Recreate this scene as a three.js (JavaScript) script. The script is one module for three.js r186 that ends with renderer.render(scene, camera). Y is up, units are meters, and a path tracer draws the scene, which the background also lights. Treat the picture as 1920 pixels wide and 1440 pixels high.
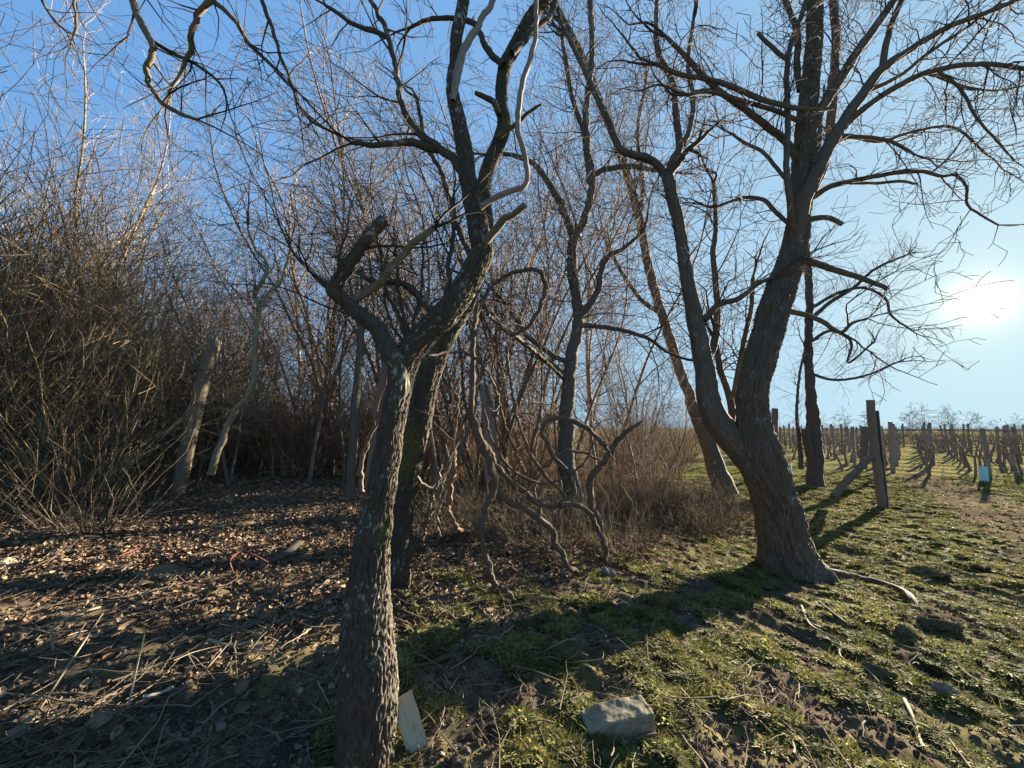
import * as THREE from 'three';
import { ImprovedNoise } from 'three/addons/math/ImprovedNoise.js';

// ---------------------------------------------------------------- camera, sky, sun
const scene = new THREE.Scene();
const EYE = 1.75, PITCH = Math.atan(80 / 720), F = 720;
const camera = new THREE.PerspectiveCamera(90, 4 / 3, 0.05, 900);
camera.position.set(0, EYE, 0);
camera.rotation.set(PITCH, 0, 0);
scene.add(camera);

const renderer = new THREE.WebGLRenderer({ antialias: true });
renderer.toneMapping = THREE.LinearToneMapping;
const EXPOSE = 8.6;
renderer.toneMappingExposure = EXPOSE;
renderer.shadowMap.enabled = true;

const SUN = new THREE.Vector3(1.222, 0.3235, -0.970).normalize();
function makeSky() {
  const W = 2048, H = 1024, data = new Float32Array(W * H * 4);
  const zen = [0.095, 0.32, 0.77], hor = [0.46, 0.73, 0.94], warm = [0.60, 0.85, 0.93];
  for (let j = 0; j < H; j++) {
    const el = ((j + 0.5) / H - 0.5) * Math.PI, y = Math.sin(el), c = Math.cos(el);
    for (let i = 0; i < W; i++) {
      const a = ((i + 0.5) / W - 0.5) * 2 * Math.PI;
      const dot = Math.min(1, Math.max(-1, Math.cos(a) * c * SUN.x + y * SUN.y + Math.sin(a) * c * SUN.z));
      const g = Math.acos(dot);
      const h = Math.exp(-Math.max(el, 0) / 0.30) * 0.75;
      const n = Math.exp(-g / 0.72);
      const au = Math.exp(-g / 0.14) * 0.24 + Math.exp(-Math.pow(g / 0.040, 2)) * 0.45 + Math.exp(-Math.pow(g / 0.022, 2)) * 1.2 + Math.exp(-Math.pow(g / 0.012, 2)) * 10;
      const o = (j * W + i) * 4;
      for (let k = 0; k < 3; k++) {
        let v = zen[k] + (hor[k] - zen[k]) * h;
        v += (warm[k] - v) * Math.min(1, n * 0.95);
        v += au * [1.0, 0.74, 0.36][k];
        data[o + k] = v / EXPOSE;
      }
      data[o + 3] = 1;
    }
  }
  const t = new THREE.DataTexture(data, W, H, THREE.RGBAFormat, THREE.FloatType);
  t.mapping = THREE.EquirectangularReflectionMapping;
  t.magFilter = THREE.LinearFilter; t.minFilter = THREE.LinearFilter;
  t.needsUpdate = true;
  return t;
}
const sky = makeSky();
scene.background = sky;
scene.environment = sky;

const sun = new THREE.DirectionalLight(new THREE.Color().setRGB(1.0, 0.89, 0.72), 5.0);
sun.position.copy(SUN).multiplyScalar(60);
sun.target.position.set(0, 0, 0);
sun.castShadow = true;
sun.shadow.mapSize.set(4096, 4096);
Object.assign(sun.shadow.camera, { left: -40, right: 40, top: 30, bottom: -30, near: 1, far: 160 });
scene.add(sun, sun.target);

// ---------------------------------------------------------------- helpers
function rngOf(seed) {
  let a = seed >>> 0;
  return () => { a = (a + 0x6D2B79F5) | 0; let t = Math.imul(a ^ (a >>> 15), 1 | a); t = (t + Math.imul(t ^ (t >>> 7), 61 | t)) ^ t; return ((t ^ (t >>> 14)) >>> 0) / 4294967296; };
}
const V = (x, y, z) => new THREE.Vector3(x, y, z);
const pn = new ImprovedNoise();
const noise = (x, y, z) => pn.noise(x + 57.31, y + 91.7, z + 33.9);
const fbm = (x, y, z, o = 3) => { let s = 0, a = 1, f = 1; for (let i = 0; i < o; i++) { s += a * noise(x * f, y * f, z * f); a *= 0.5; f *= 2.03; } return s; };
const ss = (a, b, x) => { const t = Math.min(1, Math.max(0, (x - a) / (b - a))); return t * t * (3 - 2 * t); };
const lerp = (a, b, t) => a + (b - a) * t;
const mix3 = (a, b, t) => [lerp(a[0], b[0], t), lerp(a[1], b[1], t), lerp(a[2], b[2], t)];
const softplus = (x, k) => Math.log(1 + Math.exp(Math.max(-30, Math.min(30, x / k)))) * k;

// names: a name that is taken gets _001, _002 ...
const taken = new Map();
function numbered(n) { const k = taken.get(n); taken.set(n, (k ?? 0) + 1); return k === undefined ? n : n + '_' + String(k).padStart(3, '0'); }
function tag(o, label, category, group, kind) {
  if (label) o.userData.label = label;
  if (category) o.userData.category = category;
  if (group) o.userData.group = group;
  if (kind) o.userData.kind = kind;
  return o;
}
function thing(name, label, category, group) { const g = new THREE.Group(); g.name = numbered(name); scene.add(g); return tag(g, label, category, group); }
function place(o, name, label, category, group, kind) { o.name = numbered(name); scene.add(o); return tag(o, label, category, group, kind); }
function shadows(o) { o.traverse((m) => { if (m.isMesh) { m.castShadow = true; m.receiveShadow = true; } }); return o; }

// ---------------------------------------------------------------- terrain
const trackSide = (x, z) => (x * 0.785 + z * 0.62) - 1.75;            // > 0 : on the dirt track side
function groundBase(x, z) {
  const u = 4.0 - x;
  let y = 0.125 * softplus(u, 0.55);
  const over = softplus(-3.2 - x, 0.8);
  y -= 0.075 * over;
  y -= 0.55 * ss(-0.75, 0.4, z) * ss(-30, -2, -Math.abs(x));
  const far = Math.hypot(x, z);
  y *= 1 - 0.5 * ss(14, 40, far);
  y += (0.10 + 0.07 * ss(0, -2, x)) * fbm(x * 0.33, 3.1, z * 0.33, 2) * (1 - ss(-0.5, 1.5, trackSide(x, z)) * 0.75);
  return y;
}
function litter(x, z) { const w = -z - Math.max(2.5, 3.05 + 0.85 * x) + 0.8 * noise(x * 0.9, 7, z * 0.9); return ss(-0.7, 0.9, w) * (1 - ss(4.5, 6.5, x)); }
function mossy(x, z) { return (1 - litter(x, z)) * ss(-2.6, -0.4, x + 0.5 * noise(x, 2, z)); }
function ground(x, z) {
  let y = groundBase(x, z);
  const d = Math.hypot(x, z);
  if (d < 30) {
    const f = 1 - ss(8, 30, d), t = ss(-0.2, 0.9, trackSide(x, z));
    const cl = Math.abs(noise(x * 3.1, 0.5, z * 3.1)), c2 = Math.abs(noise(x * 8.3, 4.5, z * 8.3));
    y += f * (1 - 0.75 * t) * (0.075 * (0.35 - cl) + 0.040 * (0.3 - c2) + 0.014 * noise(x * 21, 1, z * 21) + 0.008 * noise(x * 44, 1, z * 44));
    y += f * t * 0.035 * noise((x * 0.753 + z * 0.658) * 9, 2, (x * 0.658 - z * 0.753) * 1.2);
  }
  return y;
}
// a photograph direction as a world ray; along(px, py, d) is the point on it d metres ahead of the viewer's plane
const cp = Math.cos(PITCH), sp = Math.sin(PITCH);
function ray(px, py) { const x = (px - 960) / F, v = -(py - 720) / F; return V(x, v * cp + sp, -(cp - v * sp)); }
function along(px, py, d) { const r = ray(px, py); return r.multiplyScalar(d / -r.z).add(V(0, EYE, 0)); }
function hit(px, py) {
  let d = 0.6;
  for (; d < 200; d += 0.02 + d * 0.004) { const p = along(px, py, d); if (p.y <= groundBase(p.x, p.z)) return p; }
  return along(px, py, 200);
}
const camDepth = (p) => (p.y - EYE) * sp - p.z * cp;
function worldR(p, rpx) { const zc = camDepth(p); return rpx * zc / (F * Math.sqrt(1 + (p.x / zc) ** 2 * 0.8)); }

// ---------------------------------------------------------------- mesh builders
class MB {
  constructor() { this.p = []; this.n = []; this.c = []; this.i = []; this.v = 0; }
  vert(x, y, z, nx, ny, nz, c) { this.p.push(x, y, z); this.n.push(nx, ny, nz); this.c.push(c[0], c[1], c[2]); return this.v++; }
  tri(a, b, c) { this.i.push(a, b, c); }
  tube(pts, rad, sides, col, cap = true) {
    const N = pts.length; let u = null; const T = V(), B = V(), prev = V(); let start = this.v;
    for (let i = 0; i < N; i++) {
      T.subVectors(pts[Math.min(N - 1, i + 1)], pts[Math.max(0, i - 1)]).normalize();
      if (!u) { u = Math.abs(T.y) < 0.9 ? V(0, 1, 0) : V(1, 0, 0); }
      u = u.clone().addScaledVector(T, -u.dot(T)).normalize();
      B.crossVectors(T, u);
      const c = typeof col === 'function' ? col(pts[i], i / (N - 1)) : col;
      for (let k = 0; k < sides; k++) {
        const a = k / sides * Math.PI * 2, ca = Math.cos(a), sa = Math.sin(a);
        const nx = u.x * ca + B.x * sa, ny = u.y * ca + B.y * sa, nz = u.z * ca + B.z * sa, r = rad[i];
        this.vert(pts[i].x + nx * r, pts[i].y + ny * r, pts[i].z + nz * r, nx, ny, nz, c);
      }
      if (i) for (let k = 0; k < sides; k++) {
        const a = start + (i - 1) * sides + k, b = start + (i - 1) * sides + (k + 1) % sides;
        this.tri(a, b, b + sides); this.tri(a, b + sides, a + sides);
      }
    }
    if (cap && sides > 3) { // end cap
      const c = typeof col === 'function' ? col(pts[N - 1], 1) : col, o = start + (N - 1) * sides;
      const m = this.vert(pts[N - 1].x, pts[N - 1].y, pts[N - 1].z, T.x, T.y, T.z, c);
      for (let k = 0; k < sides; k++) this.tri(o + k, o + (k + 1) % sides, m);
    }
    return this;
  }
  geometry(recompute) {
    const g = new THREE.BufferGeometry();
    g.setAttribute('position', new THREE.Float32BufferAttribute(this.p, 3));
    g.setAttribute('normal', new THREE.Float32BufferAttribute(this.n, 3));
    g.setAttribute('color', new THREE.Float32BufferAttribute(this.c, 3));
    g.setIndex(this.i);
    if (recompute) g.computeVertexNormals();
    return g;
  }
  build(name, mat, parent) { const m = new THREE.Mesh(this.geometry(), mat); m.name = name; parent.add(m); return m; }
}
const M = {
  wood: new THREE.MeshPhysicalMaterial({ vertexColors: true, roughness: 0.92, specularIntensity: 0.2 }),
  bark: new THREE.MeshPhysicalMaterial({ vertexColors: true, roughness: 0.95, specularIntensity: 0.2 }),
  soil: new THREE.MeshPhysicalMaterial({ vertexColors: true, roughness: 1, specularIntensity: 0 }),
  leaf: new THREE.MeshPhysicalMaterial({ vertexColors: true, roughness: 0.9, side: THREE.DoubleSide, specularIntensity: 0.3 }),
  green: new THREE.MeshPhysicalMaterial({ vertexColors: true, roughness: 0.9, side: THREE.DoubleSide, transmission: 0.3, thickness: 0, specularIntensity: 0.2 }),
  metal: new THREE.MeshStandardMaterial({ color: new THREE.Color().setRGB(0.05, 0.05, 0.055), roughness: 0.6, metalness: 0.6 }),
  wire: new THREE.MeshStandardMaterial({ color: new THREE.Color().setRGB(0.10, 0.09, 0.08), roughness: 0.6, metalness: 0.7 }),
  tube: new THREE.MeshStandardMaterial({ color: new THREE.Color().setRGB(0.30, 0.62, 0.66), roughness: 0.55 }),
  paper: new THREE.MeshStandardMaterial({ color: new THREE.Color().setRGB(0.7, 0.68, 0.64), roughness: 0.8 }),
};

// smooth curve through points with radii
function spline(pts, rad, step) {
  const curve = new THREE.CatmullRomCurve3(pts, false, 'centripetal');
  const L = curve.getLength(), n = Math.max(2, Math.round(L / step));
  const op = [], or = [];
  const lens = [0]; for (let i = 1; i < pts.length; i++) lens.push(lens[i - 1] + pts[i].distanceTo(pts[i - 1]));
  for (let i = 0; i <= n; i++) {
    const t = i / n, s = t * lens[lens.length - 1];
    op.push(curve.getPointAt(t));
    let k = 1; while (k < lens.length - 1 && lens[k] < s) k++;
    or.push(lerp(rad[k - 1], rad[k], Math.min(1, Math.max(0, (s - lens[k - 1]) / (lens[k] - lens[k - 1] || 1)))));
  }
  return { pts: op, rad: or, len: L };
}
// bark-relief tube: ridges run along the limb
function barkTube(S, sides, o, colour, round = 0) {
  const mb = new MB(), N = S.pts.length; let u = null, acc = 0; const T = V(), B = V();
  for (let i = 0; i < N; i++) {
    if (i) acc += S.pts[i].distanceTo(S.pts[i - 1]);
    T.subVectors(S.pts[Math.min(N - 1, i + 1)], S.pts[Math.max(0, i - 1)]).normalize();
    if (!u) u = V(1, 0, 0);
    u = u.clone().addScaledVector(T, -u.dot(T)).normalize(); B.crossVectors(T, u);
    const r0 = S.rad[i];
    for (let k = 0; k < sides; k++) {
      const a = k / sides * Math.PI * 2, ca = Math.cos(a), sa = Math.sin(a);
      const f = o.freq, R = o.refR ?? 0.1, qx = ca * R * f + (o.seed ?? 0), qz = sa * R * f, qy = acc * f * o.stretch;
      const w = 0.7 * noise(qx * 0.5, qy * 0.7, qz * 0.5);
      const ridge = 1 - 2 * Math.abs(noise(qx + w, qy, qz + w));
      const fine = noise(qx * 2.7, qy * 2.7, qz * 2.7);
      const big = noise(ca * 1.3 + (o.seed ?? 0), acc * 3.0, sa * 1.3);
      const lump = o.lump ?? 0.10;
      let r = r0 * (1 + lump * big) + o.amp * Math.min(1, r0 / R) * (ridge * 0.75 + fine * 0.45 - 0.2);
      const fl = o.flare ? o.flare * Math.exp(-((acc / 0.42) ** 2)) * Math.max(0, Math.cos(5 * a + 1.3 + 1.5 * noise(ca, acc, sa))) : 0;
      const nx = u.x * ca + B.x * sa, ny = u.y * ca + B.y * sa, nz = u.z * ca + B.z * sa;
      const P = S.pts[i];
      r += fl;
      mb.vert(P.x + nx * r, P.y + ny * r, P.z + nz * r, nx, ny, nz, colour(ridge, fine, acc, P.x + nx * r, P.y + ny * r, P.z + nz * r));
    }
    if (i) for (let k = 0; k < sides; k++) {
      const a = (i - 1) * sides + k, b = (i - 1) * sides + (k + 1) % sides;
      mb.tri(a, b, b + sides); mb.tri(a, b + sides, a + sides);
    }
  }
  const P = S.pts[N - 1], c = colour(0, 0, acc, P.x, P.y, P.z), m = mb.vert(P.x + T.x * 0.004, P.y + T.y * 0.004, P.z + T.z * 0.004, T.x, T.y, T.z, c.map((q) => q * 1.6)), e = (N - 1) * sides;
  for (let k = 0; k < sides; k++) mb.tri(e + k, e + (k + 1) % sides, m);
  return mb.geometry(true);
}
// bark colours (base colours of bark, lichen and moss)
function barkColour(base, o = {}) {
  const sd = o.seed ?? 0;
  return (ridge, fine, s, x, y, z) => {
    let c = mix3(base, [base[0] * 1.45, base[1] * 1.42, base[2] * 1.4], Math.min(1, Math.max(0, 0.5 + 0.9 * fine)));
    const li = 0.7 * noise(x * 9 + sd, y * 7, z * 9) + 0.75 * noise(x * 58, y * 52, z * 58 + sd) + 0.4 * noise(x * 140, y * 140, z * 140);
    if (o.lichen) c = mix3(c, [0.27, 0.26, 0.21], ss(0.62 - o.lichen * 0.4, 0.95 - o.lichen * 0.35, li));
    if (o.moss) c = mix3(c, [0.085, 0.080, 0.024], ss(0.55 - o.moss * 0.5, 0.95 - o.moss * 0.4, noise(x * 5 + sd, y * 3.5, z * 5) + 0.55 * noise(x * 42, y * 42, z * 42)));
    return c;
  };
}
// ---------------------------------------------------------------- branching growth
const UP = V(0, 1, 0);
function grow(mb, rng, p, dir, len, r, lv, o) {
  const step = o.step * (lv > 1 ? 1.3 : 1), n = Math.max(2, Math.round(len / step));
  const pts = [p.clone()], rad = [r]; let d = dir.clone().normalize(); const q = p.clone(), kids = [];
  const bend = V(rng() - 0.5, rng() - 0.5, rng() - 0.5).multiplyScalar(o.bend ?? 0.12);
  for (let i = 1; i <= n; i++) {
    const t = i / n;
    d.add(V(rng() - 0.5, rng() - 0.5, rng() - 0.5).multiplyScalar(o.wiggle)).add(bend).addScaledVector(UP, o.up * step * 4).normalize();
    if (rng() < (o.kink ?? 0.1)) d.add(V(rng() - 0.5, rng() - 0.5, rng() - 0.5).multiplyScalar(0.9)).normalize();
    q.addScaledVector(d, step); pts.push(q.clone());
    const rr = Math.max(o.rmin, r * (1 - 0.82 * t)); rad.push(rr);
    if (lv > 0 && t > 0.12 && rng() < o.kids * (lv > 1 ? 1 : 0.9)) kids.push([q.clone(), d.clone(), rr, t]);
  }
  mb.tube(pts, rad, r > 0.010 ? 5 : 3, o.colour, false);
  for (const [kp, kd, kr, t] of kids) {
    const side = V(rng() - 0.5, rng() - 0.5, rng() - 0.5).cross(kd).normalize();
    const nd = kd.clone().multiplyScalar(0.75).addScaledVector(side, (o.ang ?? 0.55) + (o.angv ?? 0.7) * rng()).normalize();
    grow(mb, rng, kp, nd, len * (o.ratio ?? 0.5) * (0.5 + 0.8 * rng()) * (1.15 - 0.5 * t), Math.max(o.rmin, kr * 0.72), lv - 1, o);
  }
}
function sprout(mb, rng, S, o) {
  const total = S.len, n = Math.round(total * o.perM);
  for (let i = 0; i < n; i++) {
    const t = lerp(o.from ?? 0.1, 1, (i + rng()) / n), f = t * (S.pts.length - 1), k = Math.min(S.pts.length - 2, Math.floor(f));
    const p = S.pts[k].clone().lerp(S.pts[k + 1], f - k), T = V().subVectors(S.pts[k + 1], S.pts[k]).normalize();
    const side = V(rng() - 0.5, rng() - 0.5, rng() - 0.5).cross(T).normalize();
    const dir = T.clone().multiplyScalar(0.2 + 0.7 * rng()).addScaledVector(side, 0.9).addScaledVector(UP, o.lift ?? 0.25).normalize();
    const len = lerp(o.len[0], o.len[1], rng() ** 1.4);
    grow(mb, rng, p, dir, len, Math.min(S.rad[k] * 0.6, 0.0035 + 0.0065 * len * (o.thick ?? 1)), o.lv, o);
  }
  if (o.tip !== false) { // the limb runs out in twigs
    const e = S.pts.length - 1, T = V().subVectors(S.pts[e], S.pts[Math.max(0, e - 2)]).normalize();
    for (let i = 0; i < (o.tips ?? 2); i++) grow(mb, rng, S.pts[e], T.clone().add(V(rng() - 0.5, rng() - 0.3, rng() - 0.5).multiplyScalar(0.9)), lerp(o.len[0], o.len[1], 0.7), S.rad[e] * 0.8, o.lv, o);
  }
}
// limb from photo points: [px, py, rpx]; d runs from d0 to d1
function limb(list, d0, d1 = d0, step = 0.03, base, wander = 1) {
  const pts = [], rad = [], n = list.length;
  list.forEach(([px, py, r, dd], i) => { const p = dd === 'g' ? hit(px, py) : along(px, py, dd ?? lerp(d0, d1, i / (n - 1))), w = worldR(p, r); if (dd === 'g') p.y = ground(p.x, p.z) + w * 0.6; pts.push(p); rad.push(w); });
  if (base) { const q = pts[0].clone().addScaledVector(V().subVectors(pts[0], pts[1]).normalize(), base); pts.unshift(q); rad.unshift(rad[0] * 1.12); }
  const S = spline(pts, rad, step), sd = list[0][0] * 0.37 + list[0][1] * 0.11; let acc = 0;
  for (let i = 1; i < S.pts.length; i++) { // small crooks of real wood
    acc += S.pts[i].distanceTo(S.pts[i - 1]); const r = S.rad[i], q = acc / (0.06 + r * 4), a = wander * (0.006 + 0.30 * r) * Math.min(1, acc / 0.1);
    S.pts[i].add(V(noise(q, sd, 1) + 0.6 * noise(q * 2.7, sd, 4), noise(q, sd, 7) * 0.7, noise(q, sd, 13)).multiplyScalar(a));
    S.rad[i] *= 1 + 0.07 * Math.min(1, wander) * noise(q * 1.6, sd, 21);
  }
  return S;
}
const twig = (c, j = 0.25) => { return (p) => { const k = 1 + j * noise(p.x * 3, p.y * 3, p.z * 3) * 2; return [c[0] * k, c[1] * k, c[2] * k]; }; };

//==================================================================== GROUND
{
  const axis = (lo, hi, s, L0, L1, q) => { const a = []; for (let v = lo; v <= hi; v += s) a.push(v); let st = s, v = a[a.length - 1]; while (v < L1) { st *= q; v += st; a.push(v); } st = s; v = lo; const b = []; while (v > L0) { st *= q; v -= st; b.push(v); } return b.reverse().concat(a); };
  const xs = axis(-3.0, 4.6, 0.025, -260, 320, 1.05), zs = axis(-5.2, -0.8, 0.025, -420, 12, 1.05);
  const nx = xs.length, nz = zs.length, pos = new Float32Array(nx * nz * 3), col = new Float32Array(nx * nz * 3), idx = [];
  let o = 0;
  for (const z of zs) for (const x of xs) {
    const y = ground(x, z);
    pos[o] = x; pos[o + 1] = y; pos[o + 2] = z;
    const d = Math.hypot(x, z), L = litter(x, z), tr = ss(-0.15, 0.7, trackSide(x, z) + 0.35 * noise(x * 1.3, 5, z * 1.3));
    const f1 = noise(x * 9, 1.7, z * 9), f2 = noise(x * 31, 6.1, z * 31), f3 = noise(x * 2.2, 9.9, z * 2.2);
    let soil = mix3([0.050, 0.038, 0.027], [0.095, 0.072, 0.050], Math.max(0, Math.min(1, 0.5 + f1 + 0.5 * f2)));
    let moss = mix3([0.075, 0.080, 0.022], [0.15, 0.145, 0.045], Math.max(0, Math.min(1, 0.5 + f2 + 0.6 * f1)));
    let c = mix3(soil, moss, (1 - L) * ss(-0.35, 0.25, f3 + 0.6 * f1 + 0.25 * f2 + 0.22 * ss(1, 4, x)) * ss(-2.8, -0.5, x) * (0.35 + 0.45 * ss(5, 10, d)));
    c = mix3(c, mix3([0.085, 0.058, 0.036], [0.19, 0.130, 0.080], Math.max(0, Math.min(1, 0.5 + f2 + 0.7 * f1))), L * 0.85);
    const dirt = mix3([0.080, 0.058, 0.040], [0.145, 0.105, 0.070], Math.max(0, Math.min(1, 0.5 + 0.8 * noise((x * 0.753 + z * 0.658) * 7, 3, (x * 0.658 - z * 0.753) * 0.8) + 0.4 * f2)));
    const green = mix3([0.075, 0.076, 0.022], [0.14, 0.122, 0.042], Math.max(0, Math.min(1, 0.5 + f1 + 0.4 * f3)));
    c = mix3(c, mix3(green, dirt, 1 - ss(1.3, 2.4, trackSide(x, z) + 0.5 * f3)), tr);
    if (d > 16) { // vineyard floor, grassy strips between worked rows
      const q = ((x - 12.4) * 0.866 - (z + 18) * 0.5) / 2.0, s = Math.abs(q - Math.round(q)) * 2;
      if (q > -0.4) c = mix3(c, mix3([0.095, 0.073, 0.048], [0.19, 0.17, 0.062], ss(0.3, 0.7, s + 0.5 * f1 + 0.3 * f2)), 1 - ss(-0.1, -0.4, q));
    }
    col[o] = c[0]; col[o + 1] = c[1]; col[o + 2] = c[2]; o += 3;
  }
  for (let j = 0; j < nz - 1; j++) for (let i = 0; i < nx - 1; i++) { const a = j * nx + i; idx.push(a, a + nx, a + 1, a + 1, a + nx, a + nx + 1); }
  const g = new THREE.BufferGeometry();
  g.setAttribute('position', new THREE.BufferAttribute(pos, 3)); g.setAttribute('color', new THREE.BufferAttribute(col, 3)); g.setIndex(idx); g.computeVertexNormals();
  place(new THREE.Mesh(g, M.soil), 'ground', 'sloping ground of soil, moss and leaf litter', null, null, 'structure');
}

//==================================================================== TREES
const TW = { step: 0.055, wiggle: 0.46, up: 0.02, kids: 0.5, rmin: 0.0014, ratio: 0.5, kink: 0.12, colour: twig([0.058, 0.043, 0.034]) };
// --- near forked tree
const dN = -hit(690, 1445).z;
{
  const t = thing('forked_tree', 'rough lichen-spotted trunk forking low, nearest tree with the board at its foot', 'tree', 'bare trees');
  const rng = rngOf(11), crown = new MB();
  const col = barkColour([0.054, 0.045, 0.034], { lichen: 0.5, moss: 0.2, seed: 3 });
  const part = (name, S, sides, amp, freq, c = col, seed = 1) => { const R = name === 'trunk' ? 0.10 : Math.max(...S.rad) * 0.9, m = new THREE.Mesh(barkTube(S, Math.max(18, sides), { amp: Math.max(Math.min(amp, 0.2 * R), 0.13 * R), freq, stretch: 0.19, refR: R, seed }, c), M.bark); m.name = name; t.add(m); return S; };
  const o = { ...TW, perM: 7, len: [0.2, 0.75], lv: 2, rmin: 0.0011 };
  part('trunk', limb([[686, 1440, 52], [691, 1300, 50], [688, 1180, 45], [690, 1100, 38], [700, 1020, 32], [708, 950, 28], [720, 890, 25], [735, 800, 22], [748, 730, 22], [756, 690, 25], [770, 660, 24], [800, 622, 23], [838, 585, 23], [868, 545, 22], [890, 505, 21], [904, 470, 20], [898, 430, 19], [888, 385, 17], [877, 330, 15], [869, 270, 14], [857, 215, 13], [848, 165, 11], [852, 120, 10.5], [858, 60, 10.5], [870, 0, 10]], dN, dN + 0.05, 0.005, 0.25, 0.35), 180, 0.017, 88);
  const S1 = part('branch', limb([[742, 770, 15], [750, 715, 18], [742, 672, 17], [712, 625, 15], [688, 600, 14], [662, 578, 13], [640, 560, 12], [626, 545, 12], [640, 515, 11], [668, 473, 11], [697, 440, 11], [722, 412, 11]], dN, dN - 0.1, 0.008), 60, 0.014, 90);
  sprout(crown, rng, S1, { ...o, perM: 5, tip: false, from: 0.3 });
  const S2 = part('branch', limb([[628, 545, 6], [606, 532, 5], [586, 512, 4], [562, 488, 3.5], [540, 455, 2.5], [528, 430, 2]], dN - 0.03, dN - 0.2, 0.02), 10, 0.002, 90);
  sprout(crown, rng, S2, { ...o, perM: 10, len: [0.15, 0.5] });
  const pale = barkColour([0.11, 0.09, 0.06], { lichen: 0.7, moss: 0.6, seed: 7 });
  const S3 = part('branch', limb([[652, 572, 8], [690, 545, 7.5], [720, 520, 7], [752, 482, 6.5], [780, 452, 6], [812, 428, 5]], dN - 0.02, dN - 0.12, 0.015), 14, 0.002, 90, pale);
  sprout(crown, rng, S3, { ...o, perM: 6, len: [0.1, 0.4] });
  const S4 = part('branch', limb([[835, 585, 8], [808, 580, 8], [790, 560, 6.5], [768, 538, 6], [740, 528, 5.5], [712, 532, 5], [690, 522, 4], [665, 510, 3]], dN + 0.03, dN + 0.25, 0.015), 12, 0.002, 90);
  sprout(crown, rng, S4, { ...o, perM: 8, len: [0.1, 0.5] });
  const S5 = part('branch', limb([[868, 325, 8], [845, 295, 8], [820, 275, 7.5], [790, 255, 7], [766, 225, 6], [750, 180, 5.5], [742, 130, 5], [730, 72, 5], [715, 40, 4.5], [695, -5, 4], [670, -60, 3]], dN + 0.03, dN + 0.3, 0.02), 12, 0.002, 90);
  sprout(crown, rng, S5, { ...o, perM: 8, len: [0.15, 0.6] });
  const S6 = part('branch', limb([[730, 72, 4.5], [700, 58, 4.5], [670, 48, 4], [640, 30, 3.5], [610, 8, 3]], dN + 0.27, dN + 0.3, 0.02), 8, 0.001, 90);
  sprout(crown, rng, S6, { ...o, perM: 8, len: [0.15, 0.5] });
  const S7 = part('branch', limb([[822, 283, 5], [800, 276, 7.5], [775, 268, 7], [740, 270, 5.5], [700, 273, 5], [660, 267, 4]], dN + 0.1, dN - 0.05, 0.015), 10, 0.002, 90);
  sprout(crown, rng, S7, { ...o, perM: 9, len: [0.15, 0.5] });
  const grey = barkColour([0.16, 0.135, 0.11], { seed: 9 });
  part('branch', limb([[900, 390, 5], [925, 373, 5], [955, 358, 4.5], [984, 346, 4.5], [990, 322, 4.5], [983, 285, 4.5], [973, 245, 5], [971, 210, 5], [980, 160, 5], [995, 108, 4.5], [1003, 65, 4.5], [1006, 0, 4], [1008, -60, 4]], dN - 0.02, dN - 0.1, 0.02), 10, 0.002, 90, grey);
  const S8 = part('branch', limb([[908, 455, 8], [928, 432, 7], [945, 413, 6.5], [966, 398, 6], [985, 385, 5]], dN, dN - 0.12, 0.015), 14, 0.002, 90, pale);
  part('branch', limb([[849, 190, 5], [856, 150, 7], [866, 105, 7], [882, 70, 6], [905, 32, 5], [928, -8, 5], [950, -60, 4]], dN, dN + 0.1, 0.02), 10, 0.002, 90, grey);
  // upright shoots out of the crotch
  for (const [x0, y0, x1, y1, x2, y2, r] of [[762, 652, 750, 600, 724, 545, 4.5], [766, 650, 756, 590, 745, 520, 4], [768, 650, 778, 600, 790, 540, 3.5], [836, 560, 838, 500, 848, 455, 5], [764, 652, 735, 610, 722, 560, 3]]) {
    const S = part('branch', limb([[x0, y0, r], [lerp(x0, x1, 0.6) + 3, lerp(y0, y1, 0.5), r * 0.9], [x1, y1, r * 0.85], [x2, y2, r * 0.7], [x2 + (x2 - x1) * 0.4, y2 - 90, r * 0.5]], dN + 0.02, dN + 0.15, 0.02), 8, 0.001, 90);
    sprout(crown, rng, S, { ...o, perM: 9, len: [0.15, 0.5], from: 0.4 });
  }
  // crown above the picture and the limbs that droop back into view
  const top = part('branch', limb([[870, 0, 10], [868, -120, 10], [820, -260, 9], [700, -360, 9], [560, -300, 8], [440, -120, 7], [396, 0, 6.5], [372, 28, 6], [359, 68, 5.5], [355, 100, 5], [341, 130, 4], [322, 168, 3.6], [312, 192, 3.3]], dN + 0.05, dN + 0.35, 0.02), 14, 0.003, 90, pale);
  sprout(crown, rng, top, { ...o, perM: 5, len: [0.12, 0.5], from: 0.62, lift: -0.1, thick: 1.1 });
  const t2 = part('branch', limb([[560, -300, 7.5], [400, -240, 7.5], [290, -100, 7.5], [250, 0, 7.5], [268, 48, 7.5], [284, 78, 7], [284, 108, 6.5], [275, 130, 6.5], [280, 156, 5.5], [299, 188, 5], [314, 200, 5], [340, 214, 4.4], [368, 224, 3]], dN + 0.2, dN + 0.3, 0.015), 14, 0.003, 90, pale);
  sprout(crown, rng, t2, { ...o, perM: 7, len: [0.12, 0.55], from: 0.5, lift: -0.1, thick: 1.1 });
  const t3 = part('branch', limb([[396, 0, 5], [420, 18, 4.6], [442, 44, 4.5], [468, 82, 4], [498, 113, 3.6], [524, 140, 3.2], [548, 166, 3.2], [562, 198, 3], [590, 230, 2.8], [640, 256, 2.4]], dN + 0.28, dN + 0.5, 0.02), 8, 0.002, 90, pale);
  sprout(crown, rng, t3, { ...o, perM: 6, len: [0.1, 0.5], lift: -0.05 });
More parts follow.
